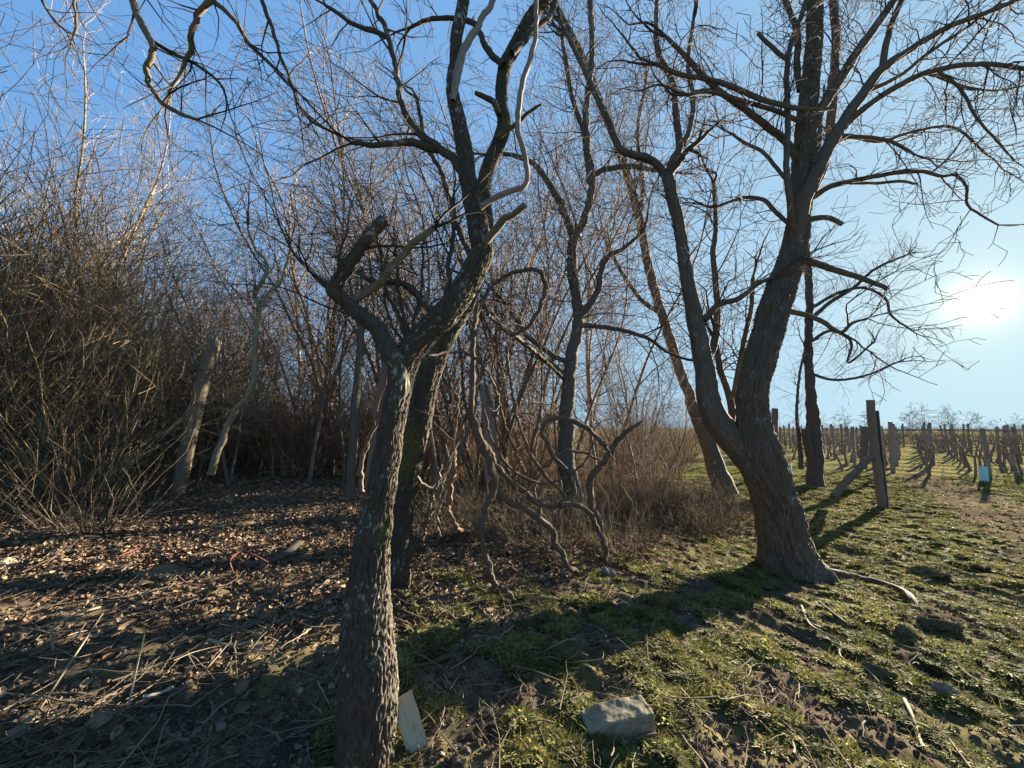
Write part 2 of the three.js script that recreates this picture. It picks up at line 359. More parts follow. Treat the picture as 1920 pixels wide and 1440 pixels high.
  const t4 = part('branch', limb([[470, -60, 4], [490, 0, 4], [508, 45, 3.6], [524, 100, 3.2], [550, 166, 2.8]], dN + 0.3, dN + 0.32, 0.02), 7, 0.002, 90);
  sprout(crown, rng, t4, { ...o, perM: 6, len: [0.1, 0.4] });
  const t5 = part('branch', limb([[284, 76, 4.5], [310, 92, 4], [345, 110, 3.5], [390, 135, 3], [415, 160, 2.4], [425, 190, 2]], dN + 0.27, dN + 0.35, 0.02), 7, 0.002, 90);
  sprout(crown, rng, t5, { ...o, perM: 10, len: [0.1, 0.4], lift: -0.1 });
  const t6 = part('branch', limb([[400, -240, 5], [250, -180, 4], [150, -60, 3.5], [138, 0, 3], [145, 40, 2.6], [132, 85, 2.2]], dN + 0.25, dN + 0.3, 0.02), 7, 0.002, 90);
  sprout(crown, rng, t6, { ...o, perM: 9, len: [0.1, 0.4], from: 0.5, lift: -0.1 });
  const t7 = part('branch', limb([[400, -240, 5], [200, -170, 4], [95, -70, 3.5], [80, 0, 3], [100, 35, 2.6], [125, 60, 2.2]], dN + 0.25, dN + 0.2, 0.02), 7, 0.002, 90);
  sprout(crown, rng, t7, { ...o, perM: 9, len: [0.1, 0.4], from: 0.5, lift: -0.1 });
  crown.build('crown', M.wood, t);
}
// --- second trunk close behind it
{
  const t = thing('mossy_tree', 'dark mossy trunk standing close behind the nearest forked tree', 'tree', 'bare trees');
  const rng = rngOf(12), crown = new MB(), dS = -hit(742, 1112).z;
  const col = barkColour([0.046, 0.039, 0.029], { lichen: 0.35, moss: 0.6, seed: 13 });
  const part = (name, S, sides, amp, freq) => { const m = new THREE.Mesh(barkTube(S, Math.max(18, sides), { amp: name === 'trunk' ? amp : 0.15 * Math.max(...S.rad), freq, stretch: 0.30, refR: name === 'trunk' ? 0.10 : Math.max(...S.rad), seed: 5 }, col), M.bark); m.name = name; t.add(m); return S; };
  const o = { ...TW, perM: 6, len: [0.2, 0.8], lv: 2, rmin: 0.0013 };
  part('trunk', limb([[742, 1112, 24], [747, 1050, 20], [755, 980, 19], [766, 900, 20], [784, 800, 22], [797, 725, 22], [818, 662, 21], [850, 605, 20], [880, 545, 18], [902, 485, 16], [910, 430, 14], [909, 385, 13], [910, 335, 12], [922, 300, 12], [937, 268, 12], [945, 232, 11.5], [940, 200, 11], [943, 150, 10.5], [950, 118, 11], [966, 88, 11], [985, 50, 11], [1010, 12, 10], [1045, -30, 9], [1080, -120, 8]], dS, dS - 0.1, 0.012, 0.3, 0.4), 120, 0.020, 60);
  const S1 = part('branch', limb([[945, 122, 6], [915, 95, 5.5], [892, 48, 5], [870, 36, 4.5], [840, 34, 4], [800, 38, 3.5], [770, 50, 3]], dS - 0.15, dS, 0.02), 9, 0.002, 90);
  sprout(crown, rng, S1, { ...o, perM: 9, len: [0.15, 0.5] });
  const S2 = part('branch', limb([[960, 100, 6], [975, 84, 6], [1000, 55, 5], [1030, 30, 5], [1042, 0, 4.5]], dS - 0.15, dS - 0.1, 0.02), 9, 0.002, 90);
  sprout(crown, rng, S2, { ...o, perM: 7, len: [0.15, 0.5] });
  const S3 = part('branch', limb([[935, 215, 5], [925, 190, 5], [905, 180, 4.5], [890, 174, 3.5]], dS - 0.15, dS - 0.2, 0.02), 8, 0.002, 90);
  part('branch', limb([[930, 260, 5], [952, 245, 4.5], [978, 224, 4], [1000, 205, 3], [1015, 195, 2]], dS - 0.15, dS - 0.2, 0.02), 8, 0.002, 90);
  const S4 = part('branch', limb([[900, 490, 6], [870, 455, 5], [830, 330, 4], [800, 270, 4], [780, 180, 3]], dS + 0.02, dS + 0.8, 0.02), 8, 0.002, 90);
  sprout(crown, rng, S4, o);
  crown.build('crown', M.wood, t);
}
// --- right walnut-like tree
const bW = hit(1482, 1078), dW = -bW.z;
{
  const t = thing('two_stemmed_tree', 'thick two-stemmed grey tree leaning left, bare crown reaching over the sun side', 'tree', 'bare trees');
  const rng = rngOf(21), crown = new MB();
  const low = barkColour([0.082, 0.066, 0.048], { lichen: 0.3, moss: 0.05, seed: 23 });
  const part = (name, S, sides, amp, freq, lump = 0.06) => { const m = new THREE.Mesh(barkTube(S, Math.max(16, sides), { amp: name === 'trunk' ? amp : 0.10 * Math.max(...S.rad), freq: name === 'trunk' ? freq : Math.min(90, 2.2 / Math.max(...S.rad)), stretch: 0.13, flare: name === 'trunk' ? 0.13 : 0, refR: name === 'trunk' ? 0.2 : Math.max(...S.rad), seed: 8, lump }, low), M.bark); m.name = name; t.add(m); return S; };
  const o = { ...TW, perM: 7.5, len: [0.25, 1.15], lv: 2, rmin: 0.0028, step: 0.075, wiggle: 0.42, kids: 0.52, kink: 0.32, bend: 0.06, thick: 1.0, colour: twig([0.070, 0.054, 0.042]) };
  part('trunk', limb([[1486, 1085, 62], [1478, 1050, 52], [1468, 1005, 46], [1456, 950, 42], [1442, 905, 41], [1428, 865, 42], [1417, 820, 35], [1412, 780, 29], [1414, 720, 28], [1428, 660, 29], [1445, 600, 29], [1465, 540, 28], [1482, 490, 25], [1493, 450, 23], [1498, 400, 20], [1502, 350, 20], [1507, 300, 20], [1512, 230, 19], [1520, 150, 16], [1527, 60, 15], [1528, 0, 14], [1530, -120, 13], [1520, -300, 10]], dW, dW - 0.1, 0.014, 0.3, 0.3), 160, 0.036, 40);
  const limbs = [
    // left stem
    [[[1462, 985, 30], [1448, 925, 34], [1425, 880, 34], [1396, 845, 31], [1364, 815, 27], [1338, 778, 24], [1326, 732, 20], [1321, 690, 18], [1311, 640, 17], [1301, 590, 15], [1292, 540, 13], [1284, 500, 12], [1275, 430, 11], [1263, 380, 11], [1252, 335, 11]], dW, dW + 0.3, 60, 0.014, 0.4],
    [[[1252, 338, 9], [1228, 305, 8], [1195, 292, 8], [1165, 280, 7], [1140, 225, 6.5], [1120, 185, 6], [1095, 130, 5], [1060, 60, 4]], dW + 0.3, dW + 0.6, 12, 0.004, 0.1],
    [[[1252, 338, 9], [1262, 300, 9], [1273, 280, 8], [1268, 220, 7], [1262, 160, 6], [1252, 135, 6], [1234, 100, 5.5], [1230, 40, 5], [1235, -40, 4]], dW + 0.3, dW + 0.2, 12, 0.004, 0.1],
    [[[1270, 285, 6], [1290, 250, 6], [1300, 190, 5], [1290, 120, 4.5], [1300, 40, 4]], dW + 0.3, dW + 0.5, 10, 0.003, 0.1],
    [[[1318, 690, 9], [1340, 640, 8.5], [1345, 560, 7], [1337, 480, 6], [1342, 420, 5], [1338, 350, 4]], dW + 0.2, dW + 0.6, 12, 0.003, 0.15],
    [[[1320, 600, 8], [1350, 570, 7], [1385, 560, 6], [1425, 530, 5], [1450, 520, 4]], dW + 0.2, dW - 0.1, 10, 0.003, 0.2],
    [[[1362, 815, 9], [1372, 770, 8], [1360, 720, 7], [1350, 690, 7], [1342, 640, 6]], dW + 0.2, dW + 0.4, 12, 0.003, 0.6],
    [[[1366, 800, 7], [1380, 720, 6], [1395, 640, 5.5], [1408, 580, 5], [1412, 520, 4]], dW + 0.3, dW + 0.5, 10, 0.003, 0.3],
    // right side limbs
    [[[1490, 470, 15], [1498, 420, 17], [1512, 365, 16], [1540, 305, 15], [1580, 232, 14], [1625, 165, 12], [1655, 128, 11], [1700, 97, 9], [1780, 50, 8], [1860, 20, 7], [1930, -10, 6]], dW - 0.1, dW - 0.7, 24, 0.006, 0.25],
    [[[1508, 400, 9, dW - 0.08], [1525, 355, 10, dW - 0.06], [1545, 310, 10], [1556, 250, 10], [1562, 150, 10], [1567, 80, 9], [1563, 0, 9], [1570, -120, 8]], dW, dW + 0.5, 16, 0.005, 0.2],
    [[[1515, 260, 12], [1535, 212, 12], [1565, 165, 12], [1600, 108, 11], [1640, 52, 10], [1680, -5, 9], [1730, -80, 8]], dW - 0.1, dW - 0.4, 16, 0.005, 0.2],
    [[[1655, 128, 8], [1659, 92, 8], [1670, 50, 7], [1690, 0, 7], [1705, -60, 6]], dW - 0.35, dW - 0.4, 12, 0.004, 0.2],
    [[[1560, 268, 9], [1595, 225, 9], [1632, 195, 8], [1680, 163, 8], [1740, 136, 7.5], [1800, 123, 7], [1860, 121, 6.5], [1925, 130, 6]], dW - 0.25, dW - 0.9, 14, 0.004, 0.3],
    [[[1500, 385, 8, dW - 0.08], [1530, 366, 7.5, dW - 0.1], [1552, 352, 7], [1590, 341, 6.5], [1640, 331, 6], [1690, 323, 6], [1735, 322, 5], [1765, 331, 4.5], [1790, 328, 4], [1812, 350, 3.6], [1814, 384, 3.3], [1842, 405, 3], [1872, 422, 2.6]], dW - 0.1, dW - 0.7, 12, 0.003, 0.2],
    [[[1575, 344, 3, dW - 0.28], [1650, 343, 4], [1690, 340, 4], [1718, 345, 3]], dW - 0.25, dW - 0.3, 8, 0.002, 2],
    [[[1496, 418, 8, dW - 0.05], [1530, 409, 7], [1555, 409, 6], [1580, 421, 5.5]], dW - 0.1, dW - 0.2, 12, 0.003, 2],
    [[[1482, 482, 9, dW - 0.05], [1530, 494, 8.5], [1565, 506, 7.5], [1610, 520, 7], [1665, 541, 5.5]], dW, dW - 0.3, 14, 0.004, 2],
    [[[1450, 580, 7, dW - 0.05], [1500, 588, 6.5], [1540, 602, 6], [1578, 623, 5], [1598, 606, 3.5], [1628, 597, 2.5]], dW, dW - 0.3, 12, 0.003, 0.6],
    [[[1630, 170, 6], [1690, 140, 5], [1740, 100, 5], [1800, 60, 4.5], [1870, 10, 4]], dW - 0.4, dW - 0.6, 9, 0.003, 0.2],
    [[[1570, 255, 6], [1600, 256, 5], [1660, 262, 5], [1690, 275, 4], [1715, 290, 3]], dW - 0.25, dW - 0.5, 9, 0.003, 0.2],
    [[[1545, 285, 5], [1590, 258, 5], [1650, 265, 4.5], [1720, 245, 4], [1790, 240, 3.5], [1850, 290, 3]], dW - 0.2, dW + 0.2, 9, 0.003, 0.2],
    [[[1760, 135, 4.5], [1800, 165, 4], [1830, 220, 3.5], [1870, 265, 3], [1900, 300, 2.4]], dW - 0.7, dW - 0.8, 9, 0.003, 0.1],
    [[[1690, 160, 4.5], [1740, 140, 4], [1800, 160, 3.5], [1860, 170, 3], [1925, 160, 2.4]], dW - 0.45, dW - 0.2, 9, 0.003, 0.1],
    // left side limbs
    [[[1506, 320, 9, dW - 0.05], [1472, 265, 8.5], [1440, 238, 8], [1400, 207, 7], [1350, 172, 6.5], [1312, 135, 6], [1280, 100, 5], [1250, 70, 4]], dW - 0.05, dW - 0.4, 12, 0.004, 0.2],
    [[[1566, 203, 3], [1540, 205, 5], [1500, 204, 5.5], [1440, 190, 6], [1380, 166, 6], [1330, 149, 5.5], [1280, 141, 5], [1230, 120, 4]], dW - 0.45, dW - 0.5, 10, 0.003, 0.4],
    [[[1512, 235, 6, dW - 0.08], [1470, 214, 5.5], [1430, 200, 5], [1380, 186, 5], [1330, 172, 4.5], [1290, 178, 4]], dW - 0.2, dW - 0.5, 9, 0.003, 0.2],
    [[[1494, 455, 7, dW - 0.1], [1486, 415, 8, dW - 0.22], [1480, 370, 7], [1475, 320, 6.5], [1477, 230, 6.5], [1477, 112, 6], [1490, 62, 6], [1512, 0, 5.5], [1520, -60, 5]], dW - 0.35, dW - 0.4, 12, 0.004, 0.3],
    [[[1477, 112, 5], [1458, 98, 5], [1440, 82, 4.5], [1421, 62, 4]], dW - 0.4, dW - 0.45, 10, 0.003, 2],
    [[[1500, 170, 7], [1494, 120, 7], [1496, 70, 7], [1485, 30, 6], [1470, -10, 6]], dW, dW + 0.2, 12, 0.004, 0.3],
    [[[1496, 435, 5, dW - 0.05], [1455, 398, 5], [1432, 375, 4.5], [1400, 370, 4], [1350, 385, 3]], dW, dW + 0.4, 9, 0.003, 0.1],
    [[[1500, 365, 5, dW - 0.05], [1460, 320, 4.5], [1430, 285, 4], [1400, 270, 3.5], [1370, 250, 3]], dW, dW + 0.4, 9, 0.003, 0.1],
  ];
  for (const [list, d0, d1, sides, amp, from] of limbs) {
    const S = part('branch', limb(list.map(([x, y, r, dd]) => [x, y, sides > 40 ? r : r * 0.88, dd]), d0, d1, sides > 40 ? 0.02 : 0.035, 0, 0.5), sides, amp, 34);
    if (from <= 1) sprout(crown, rng, S, { ...o, from });
  }
  crown.build('crown', M.wood, t);
  // surface root running right
  const rp = [[1515, 1082, 14], [1550, 1086, 12], [1600, 1094, 11], [1650, 1104, 10], [1690, 1118, 9], [1712, 1136, 8], [1722, 1150, 5]].map(([x, y, r]) => { const p = hit(x, y); p.y = ground(p.x, p.z) + (y > 1145 ? -0.06 : 0.028); return [p, worldR(p, r) * 1.1]; });
  const R = spline(rp.map((a) => a[0]), rp.map((a) => a[1]), 0.02);
  const m = new THREE.Mesh(barkTube(R, 40, { amp: 0.012, freq: 34, stretch: 0.2, refR: 0.1, seed: 3 }, barkColour([0.052, 0.042, 0.031], { moss: 0.4, seed: 2 })), M.bark); m.name = 'root'; t.add(m);
}
// --- simple photo-traced trees
function tracedTree(name, label, seed, base, limbs, o, c, extra) {
  const t = thing(name, label, 'tree', 'bare trees'), rng = rngOf(seed), crown = new MB(), col = barkColour(base, { seed, ...c });
  limbs.forEach(([list, d0, d1, from], i) => {
    const S = limb(list, d0, d1, i ? 0.04 : 0.025, i ? 0 : 0.25), w = Math.max(...S.rad);
    const m = new THREE.Mesh(barkTube(S, w > 0.06 ? 28 : 9, { amp: Math.min(0.012, w * 0.12), freq: 40, stretch: 0.35, refR: w, seed, lump: 0.08 }, col), M.bark);
    m.name = i ? 'branch' : 'trunk'; t.add(m);
    if (from <= 1) sprout(crown, rng, S, { ...o, from });
  });
  extra?.(t, crown, rng, col);
  crown.build('crown', M.wood, t);
  return t;
}
const TB = { ...TW, perM: 8, len: [0.4, 1.7], lv: 2, rmin: 0.0027, step: 0.10, wiggle: 0.46, kids: 0.55, up: 0.03 };
const dB = -hit(1358, 925).z;
tracedTree('leaning_tree', 'slim tree leaning left, its foot just behind the thick two-stemmed tree', 31, [0.07, 0.06, 0.048], [
  [[[1358, 925, 24], [1344, 880, 18], [1330, 840, 16], [1312, 795, 13], [1293, 745, 10], [1270, 680, 9.5], [1246, 605, 9], [1226, 540, 8.5], [1212, 480, 8], [1203, 430, 7.5], [1188, 370, 7.5], [1164, 290, 7], [1140, 230, 6.5], [1110, 150, 6], [1080, 82, 5.5], [1045, 15, 5], [1020, -50, 4]], dB, dB + 0.6, 0.35],
  [[[1214, 485, 5], [1200, 420, 5], [1205, 350, 4], [1195, 250, 3.5], [1210, 160, 3]], dB + 0.2, dB + 1, 0.1],
  [[[1240, 590, 4], [1200, 560, 4], [1160, 500, 3.5], [1130, 440, 3]], dB + 0.2, dB, 0.1],
], TB, { lichen: 0.1, moss: 0.2 });
const dR = -hit(1528, 912).z;
tracedTree('stump_sided_tree', 'tree with a cut stub beside its trunk, between the thick tree and the propped post', 32, [0.06, 0.05, 0.042], [
  [[[1529, 912, 18], [1528, 870, 15], [1528, 830, 15.5], [1525, 790, 13], [1520, 745, 10], [1517, 690, 9], [1516, 640, 8], [1518, 570, 7.5], [1514, 500, 7], [1510, 430, 6], [1530, 330, 5], [1540, 200, 4]], dR, dR + 0.5, 0.4],
  [[[1528, 880, 9], [1516, 845, 8], [1510, 805, 7.5]], dR, dR - 0.1, 2],
  [[[1518, 600, 4.5], [1560, 565, 4], [1600, 540, 3.6], [1640, 505, 3], [1700, 478, 2.4]], dR + 0.2, dR - 0.3, 0.1],
  [[[1518, 580, 4], [1570, 550, 3.6], [1620, 540, 3.2], [1660, 560, 2.8], [1670, 590, 2.6], [1710, 620, 2]], dR + 0.2, dR - 0.3, 0.1],
  [[[1520, 640, 4], [1560, 620, 3.4], [1595, 640, 3], [1590, 680, 2.4], [1640, 640, 2]], dR + 0.2, dR, 0.1],
  [[[1520, 700, 3.4], [1560, 712, 3], [1620, 705, 2.6], [1680, 680, 2]], dR + 0.2, dR - 0.2, 0.2],
  [[[1503, 880, 5], [1498, 820, 4], [1494, 770, 3], [1500, 700, 2.4], [1510, 650, 2]], dR + 0.1, dR + 0.1, 0.3],
], { ...TB, perM: 7, len: [0.4, 1.3] }, { moss: 0.1 });
const dM = -hit(1072, 935).z * 0.85;
tracedTree('smooth_tree', 'smooth grey trunk rising behind the looped dry vines, forking at mid height', 33, [0.075, 0.066, 0.054], [
  [[[1078, 960, 17], [1070, 910, 16], [1062, 850, 15], [1062, 780, 13], [1066, 720, 12.5], [1073, 668, 11.5], [1083, 612, 10.5], [1085, 585, 10], [1077, 540, 9.5], [1073, 485, 9], [1077, 445, 9], [1090, 425, 7.5], [1104, 382, 7], [1110, 330, 7], [1101, 280, 6.5], [1099, 205, 6], [1109, 120, 5.5], [1110, 50, 5], [1104, -20, 4.5]], dM, dM + 0.4, 0.3],
  [[[1077, 448, 7], [1065, 420, 6.5], [1047, 375, 6], [1022, 332, 5], [1000, 306, 4.5], [965, 292, 4], [940, 288, 3.5]], dM + 0.2, dM, 0.1],
  [[[1085, 600, 7], [1105, 570, 6.5], [1122, 543, 6], [1128, 505, 5.5], [1142, 480, 5], [1170, 465, 4], [1200, 440, 3]], dM + 0.1, dM - 0.2, 0.2],
  [[[1064, 712, 7], [1040, 690, 6], [1005, 660, 5], [960, 625, 4.5], [925, 592, 4], [890, 560, 3]], dM + 0.1, dM - 0.5, 0.1],
  [[[1070, 682, 5], [1040, 668, 5], [1000, 640, 4.5], [960, 590, 4]], dM + 0.1, dM + 0.3, 0.1],
  [[[1085, 610, 5], [1120, 612, 4.5], [1170, 620, 4], [1215, 635, 3.6], [1250, 660, 3]], dM + 0.1, dM, 0.2],
  [[[1100, 340, 5.5], [1130, 320, 5], [1180, 312, 5], [1230, 320, 4]], dM + 0.3, dM + 0.2, 0.1],
  [[[1105, 340, 5], [1095, 250, 5], [1075, 190, 4.5], [1060, 110, 4], [1050, 40, 3.5]], dM + 0.3, dM + 0.8, 0.1],
], { ...TB, perM: 8 }, { lichen: 0.15 });
const dL = 4.6;
tracedTree('pale_sapling', 'pale crooked sapling between the leaning post and the thicket', 34, [0.17, 0.14, 0.09], [
  [[[408, 850, 7], [422, 810, 6.5], [440, 770, 6], [466, 742, 6], [477, 695, 5.5], [478, 640, 5.5], [484, 600, 5], [486, 575, 5], [478, 552, 4.5], [490, 530, 4], [500, 510, 4], [498, 488, 3.5], [480, 470, 3], [465, 430, 2.5]], dL, dL + 0.1, 0.6],
  [[[488, 575, 4.5], [502, 552, 4.5], [525, 530, 4], [535, 505, 3], [545, 460, 2.4]], dL + 0.05, dL + 0.3, 0.2],
], { ...TB, perM: 4, len: [0.3, 1.0], rmin: 0.0024 }, {});

//==================================================================== SAPLINGS AND SHRUBS BEHIND
function saplingProto(seed, H, stems, colour, thin = 0.0026) {
  const rng = rngOf(seed), trunk = new MB(), crown = new MB();
  for (let s = 0; s < stems; s++) {
    const pts = [V((rng() - 0.5) * 0.15 * (stems - 1), -0.15, (rng() - 0.5) * 0.15 * (stems - 1))], n = 9, h = H * (s ? 0.6 + 0.35 * rng() : 1), d = V((rng() - 0.5) * 0.5, 1, (rng() - 0.5) * 0.5);
    for (let i = 1; i <= n; i++) { d.add(V((rng() - 0.5) * 0.45, 0.12, (rng() - 0.5) * 0.45)).normalize(); pts.push(pts[i - 1].clone().addScaledVector(d, (h + 0.15) / n)); }
    const rad = pts.map((_, i) => (0.0060 * H) * (1 - 0.8 * i / n));
    const S = spline(pts, rad, 0.16);
    trunk.tube(S.pts, S.rad, 6, colour);
    sprout(crown, rng, S, { ...TB, perM: 6, len: [0.4, 1.5], lv: 2, from: 0.15, step: 0.14, kids: 0.58, rmin: thin, up: 0.06, colour });
  }
  return { trunk: trunk.geometry(), crown: crown.geometry(), both: (() => { trunk.p.length && crown.p.push(...trunk.p); crown.n.push(...trunk.n); crown.c.push(...trunk.c); for (const i of trunk.i) crown.i.push(i + crown.v); return crown.geometry(); })() };
}
const protoS = [
  saplingProto(101, 5.5, 1, twig([0.15, 0.115, 0.082])), saplingProto(102, 5.0, 2, twig([0.13, 0.098, 0.075])),
  saplingProto(103, 6.5, 1, twig([0.16, 0.12, 0.082])), saplingProto(104, 4.2, 2, twig([0.15, 0.105, 0.078])), saplingProto(105, 6.0, 2, twig([0.12, 0.095, 0.076])),
];
{
  const rng = rngOf(77);
  const spots = [];
  for (let i = 0; i < 36; i++) {
    const px = lerp(430, 1230, (i + rng() * 0.9) / 36), d = lerp(5.2, 12, rng() ** 1.2), x = (px - 960) / F * d;
    if (px > 1015 && px < 1190 && d < 9) continue;
    const lim = px < 560 ? 0.62 : px > 1130 ? 0.6 : 0.9 + 0.5 * rng();
    spots.push([x, -d, lim]);
  }
  for (const [x, z, s] of spots) {
    const P = protoS[Math.floor(rng() * protoS.length)], t = thing('sapling', 'thin bare sapling among the many in the wood behind', 'sapling', 'saplings in the wood behind');
    const a = new THREE.Mesh(P.trunk, M.wood), b = new THREE.Mesh(P.crown, M.wood); a.name = 'trunk'; b.name = 'crown'; t.add(a, b);
    t.position.set(x, ground(x, z), z); t.rotation.y = rng() * 6.28; t.scale.setScalar(s * (0.9 + 0.2 * rng()));
  }
}
const WOOD = protoS.map((p) => p.both);
function shrubProto(seed, H, stems, spread, colours, lv = 1) {
  const rng = rngOf(seed), mb = new MB();
  for (let s = 0; s < stems; s++) {
    const a = rng() * 6.28, c = colours[Math.floor(rng() * colours.length)], r0 = 0.25 * Math.sqrt(rng());
    const p = V(Math.cos(a) * r0, -0.05, Math.sin(a) * r0), h = H * (0.45 + 0.6 * rng());
    const d = V(Math.cos(a) * spread * rng(), 1, Math.sin(a) * spread * rng());
    grow(mb, rng, p, d, h, 0.0035 + 0.0035 * h * rng(), lv, { step: 0.13, wiggle: 0.20, up: -0.010, kids: 0.55, rmin: 0.0018, ratio: 0.34, kink: 0.06, bend: 0.09, ang: 0.25, angv: 0.4, colour: twig(c) });
  }
  return mb.geometry();
}
const CB = [[0.20, 0.148, 0.088], [0.155, 0.112, 0.070], [0.25, 0.19, 0.112], [0.12, 0.083, 0.056]];
const CR = [[0.115, 0.070, 0.050], [0.09, 0.057, 0.043], [0.11, 0.080, 0.056]];
const shrubs = [shrubProto(201, 3.2, 38, 0.7, CB, 2), shrubProto(202, 2.6, 32, 0.9, CB, 2), shrubProto(203, 2.0, 34, 0.7, CR, 2), shrubProto(204, 1.1, 20, 1.5, [[0.125, 0.100, 0.066], [0.095, 0.074, 0.050], [0.07, 0.054, 0.038]], 1)];
function mass(name, label, geo, mat, items) { // one uncountable mass of copies
  const m = new THREE.InstancedMesh(geo, mat, items.length), q = new THREE.Quaternion(), e = new THREE.Euler(), mt = new THREE.Matrix4(), c = new THREE.Color();
  items.forEach(([p, rx, ry, rz, s, col], i) => {
    mt.compose(p, q.setFromEuler(e.set(rx, ry, rz, 'YXZ')), typeof s === 'number' ? V(s, s, s) : s); m.setMatrixAt(i, mt);
    if (col) m.setColorAt(i, c.setRGB(col[0], col[1], col[2]));
  });
  m.castShadow = m.receiveShadow = true;
  return place(m, name, label, null, null, 'stuff');
}
{
  const rng = rngOf(88), sets = [[], [], [], []];
  const add = (k, x, z, s) => { const px = 960 + F * x / -z; const clear = k === 3 ? 60 : 110; if ((px > 290 - clear && px < 425 + clear && -z < 5.7) || (px >= 430 && px < 540 && -z < 5.2)) return; const v = 0.8 + 0.45 * rng(); sets[k].push([V(x, ground(x, z), z), (rng() - 0.5) * 0.2, rng() * 6.28, (rng() - 0.5) * 0.2, s * (0.85 + 0.3 * rng()), [v, v * (0.95 + 0.08 * rng()), v * (0.9 + 0.12 * rng())]]); };
  for (let i = 0; i < 46; i++) { // tall bank of shrubs on the left
    const d = lerp(3.8, 8, rng()), px = lerp(-170, 400, rng() ** 1.2), x = (px - 960) / F * d;
    const top = px < 0 ? 210 : px < 320 ? lerp(230, 390, px / 320) : lerp(390, 640, (px - 320) / 110);
    const h = (800 - top) / 720 * d + EYE - groundBase(x, -d), k = rng() < 0.6 ? 0 : 1;
    add(k, x, -d, Math.min(1.9, h / (k ? 2.1 : 2.7)) * (0.55 + 0.45 * rng()));
  }
  for (let i = 0; i < 72; i++) { // undergrowth behind
    const px = lerp(330, 1300, rng() ** 1.2), d = lerp(6.5, 13, rng()), x = (px - 960) / F * d; if (x > 4.5) continue;
    add(rng() < 0.6 ? 2 : 1, x, -d, (px > 1050 ? 0.42 : px > 800 ? 0.55 : 0.75) * (0.9 + 0.4 * rng()));
  }
  for (let i = 0; i < 22; i++) { // dense scrub between thicket and near trunk
    const px = lerp(400, 790, rng()), d = lerp(6.2, 9.5, rng()), x = (px - 960) / F * d; add(rng() < 0.3 ? 1 : 2, x, -d, 0.6 + 0.45 * rng());
  }
  for (let i = 0; i < 40; i++) { const px = lerp(640, 1300, rng()), d = lerp(13, 20, rng()), x = (px - 960) / F * d; add(2, x, -d, 1.0 + 0.5 * rng()); }
  for (let i = 0; i < 34; i++) { // far scrub along the skyline
    const px = lerp(900, 1440, rng()), d = lerp(20, 34, rng()), x = (px - 960) / F * d;
    add(2, x, -d, 0.9 + 0.6 * rng());
  }
  for (let i = 0; i < 190; i++) { // dry stalks and low brambles, left
    const d = lerp(3.1, 6.2, rng()), px = lerp(-170, 420, rng()), x = (px - 960) / F * d;
    add(3, x, -d, 0.25 + 0.75 * rng() ** 1.8);
  }
  for (let i = 0; i < 46; i++) { const px = lerp(800, 1190, rng()), d = lerp(3.9, 5.8, rng()), x = (px - 960) / F * d; add(3, x, -d, 0.3 + 0.45 * rng()); } // brittle stems among the vines
  for (let i = 0; i < 120; i++) { // heap of cut brush behind the vines
    const px = lerp(1120, 1370, rng()), d = lerp(6.0, 9.5, rng()), x = (px - 960) / F * d;
    add(3, x, -d, (0.5 + 0.3 * rng()) * (1 - 0.35 * ss(1290, 1370, px)));
  }
  const woods = WOOD.map(() => []);
  for (let i = 0; i < 92; i++) { // the wood further back, one mass of thin stems and twigs
    const px = i < 14 ? lerp(-150, 430, rng()) : lerp(350, 1240, rng() ** 1.25), d = i < 14 ? lerp(7, 12, rng()) : lerp(7.5, 12.5, rng()), x = (px - 960) / F * d, v = 0.8 + 0.5 * rng();
    const s = px < 330 ? 1.25 + 0.3 * rng() : px < 540 ? 0.7 + 0.25 * rng() : px > 1140 ? 0.5 + 0.3 * rng() : 1.0 + 0.75 * rng();
    woods[Math.floor(rng() * 5)].push([V(x, ground(x, -d), -d), 0, rng() * 6.28, 0, s, [v, v, v]]);
  }
  woods.forEach((w, i) => mass('distant_wood', ['thin bare stems and twigs of the wood behind', 'twiggy bare stems deep in the wood', 'tall bare stems deep in the wood', 'short bare stems deep in the wood', 'double bare stems deep in the wood'][i], WOOD[i], M.wood, w));
  mass('thicket', 'dense brown thicket of tall bare shrubs on the left', shrubs[0], M.wood, sets[0]);
  mass('thicket', 'tangled arching bare shrubs filling the wood edge', shrubs[1], M.wood, sets[1]);
  mass('undergrowth', 'reddish brown bare undergrowth beneath the trees behind', shrubs[2], M.wood, sets[2]);
  mass('dry_stalks', 'pale dry stalks and brushwood low among the shrubs', shrubs[3], M.wood, sets[3]);
}
console.log('trees done');

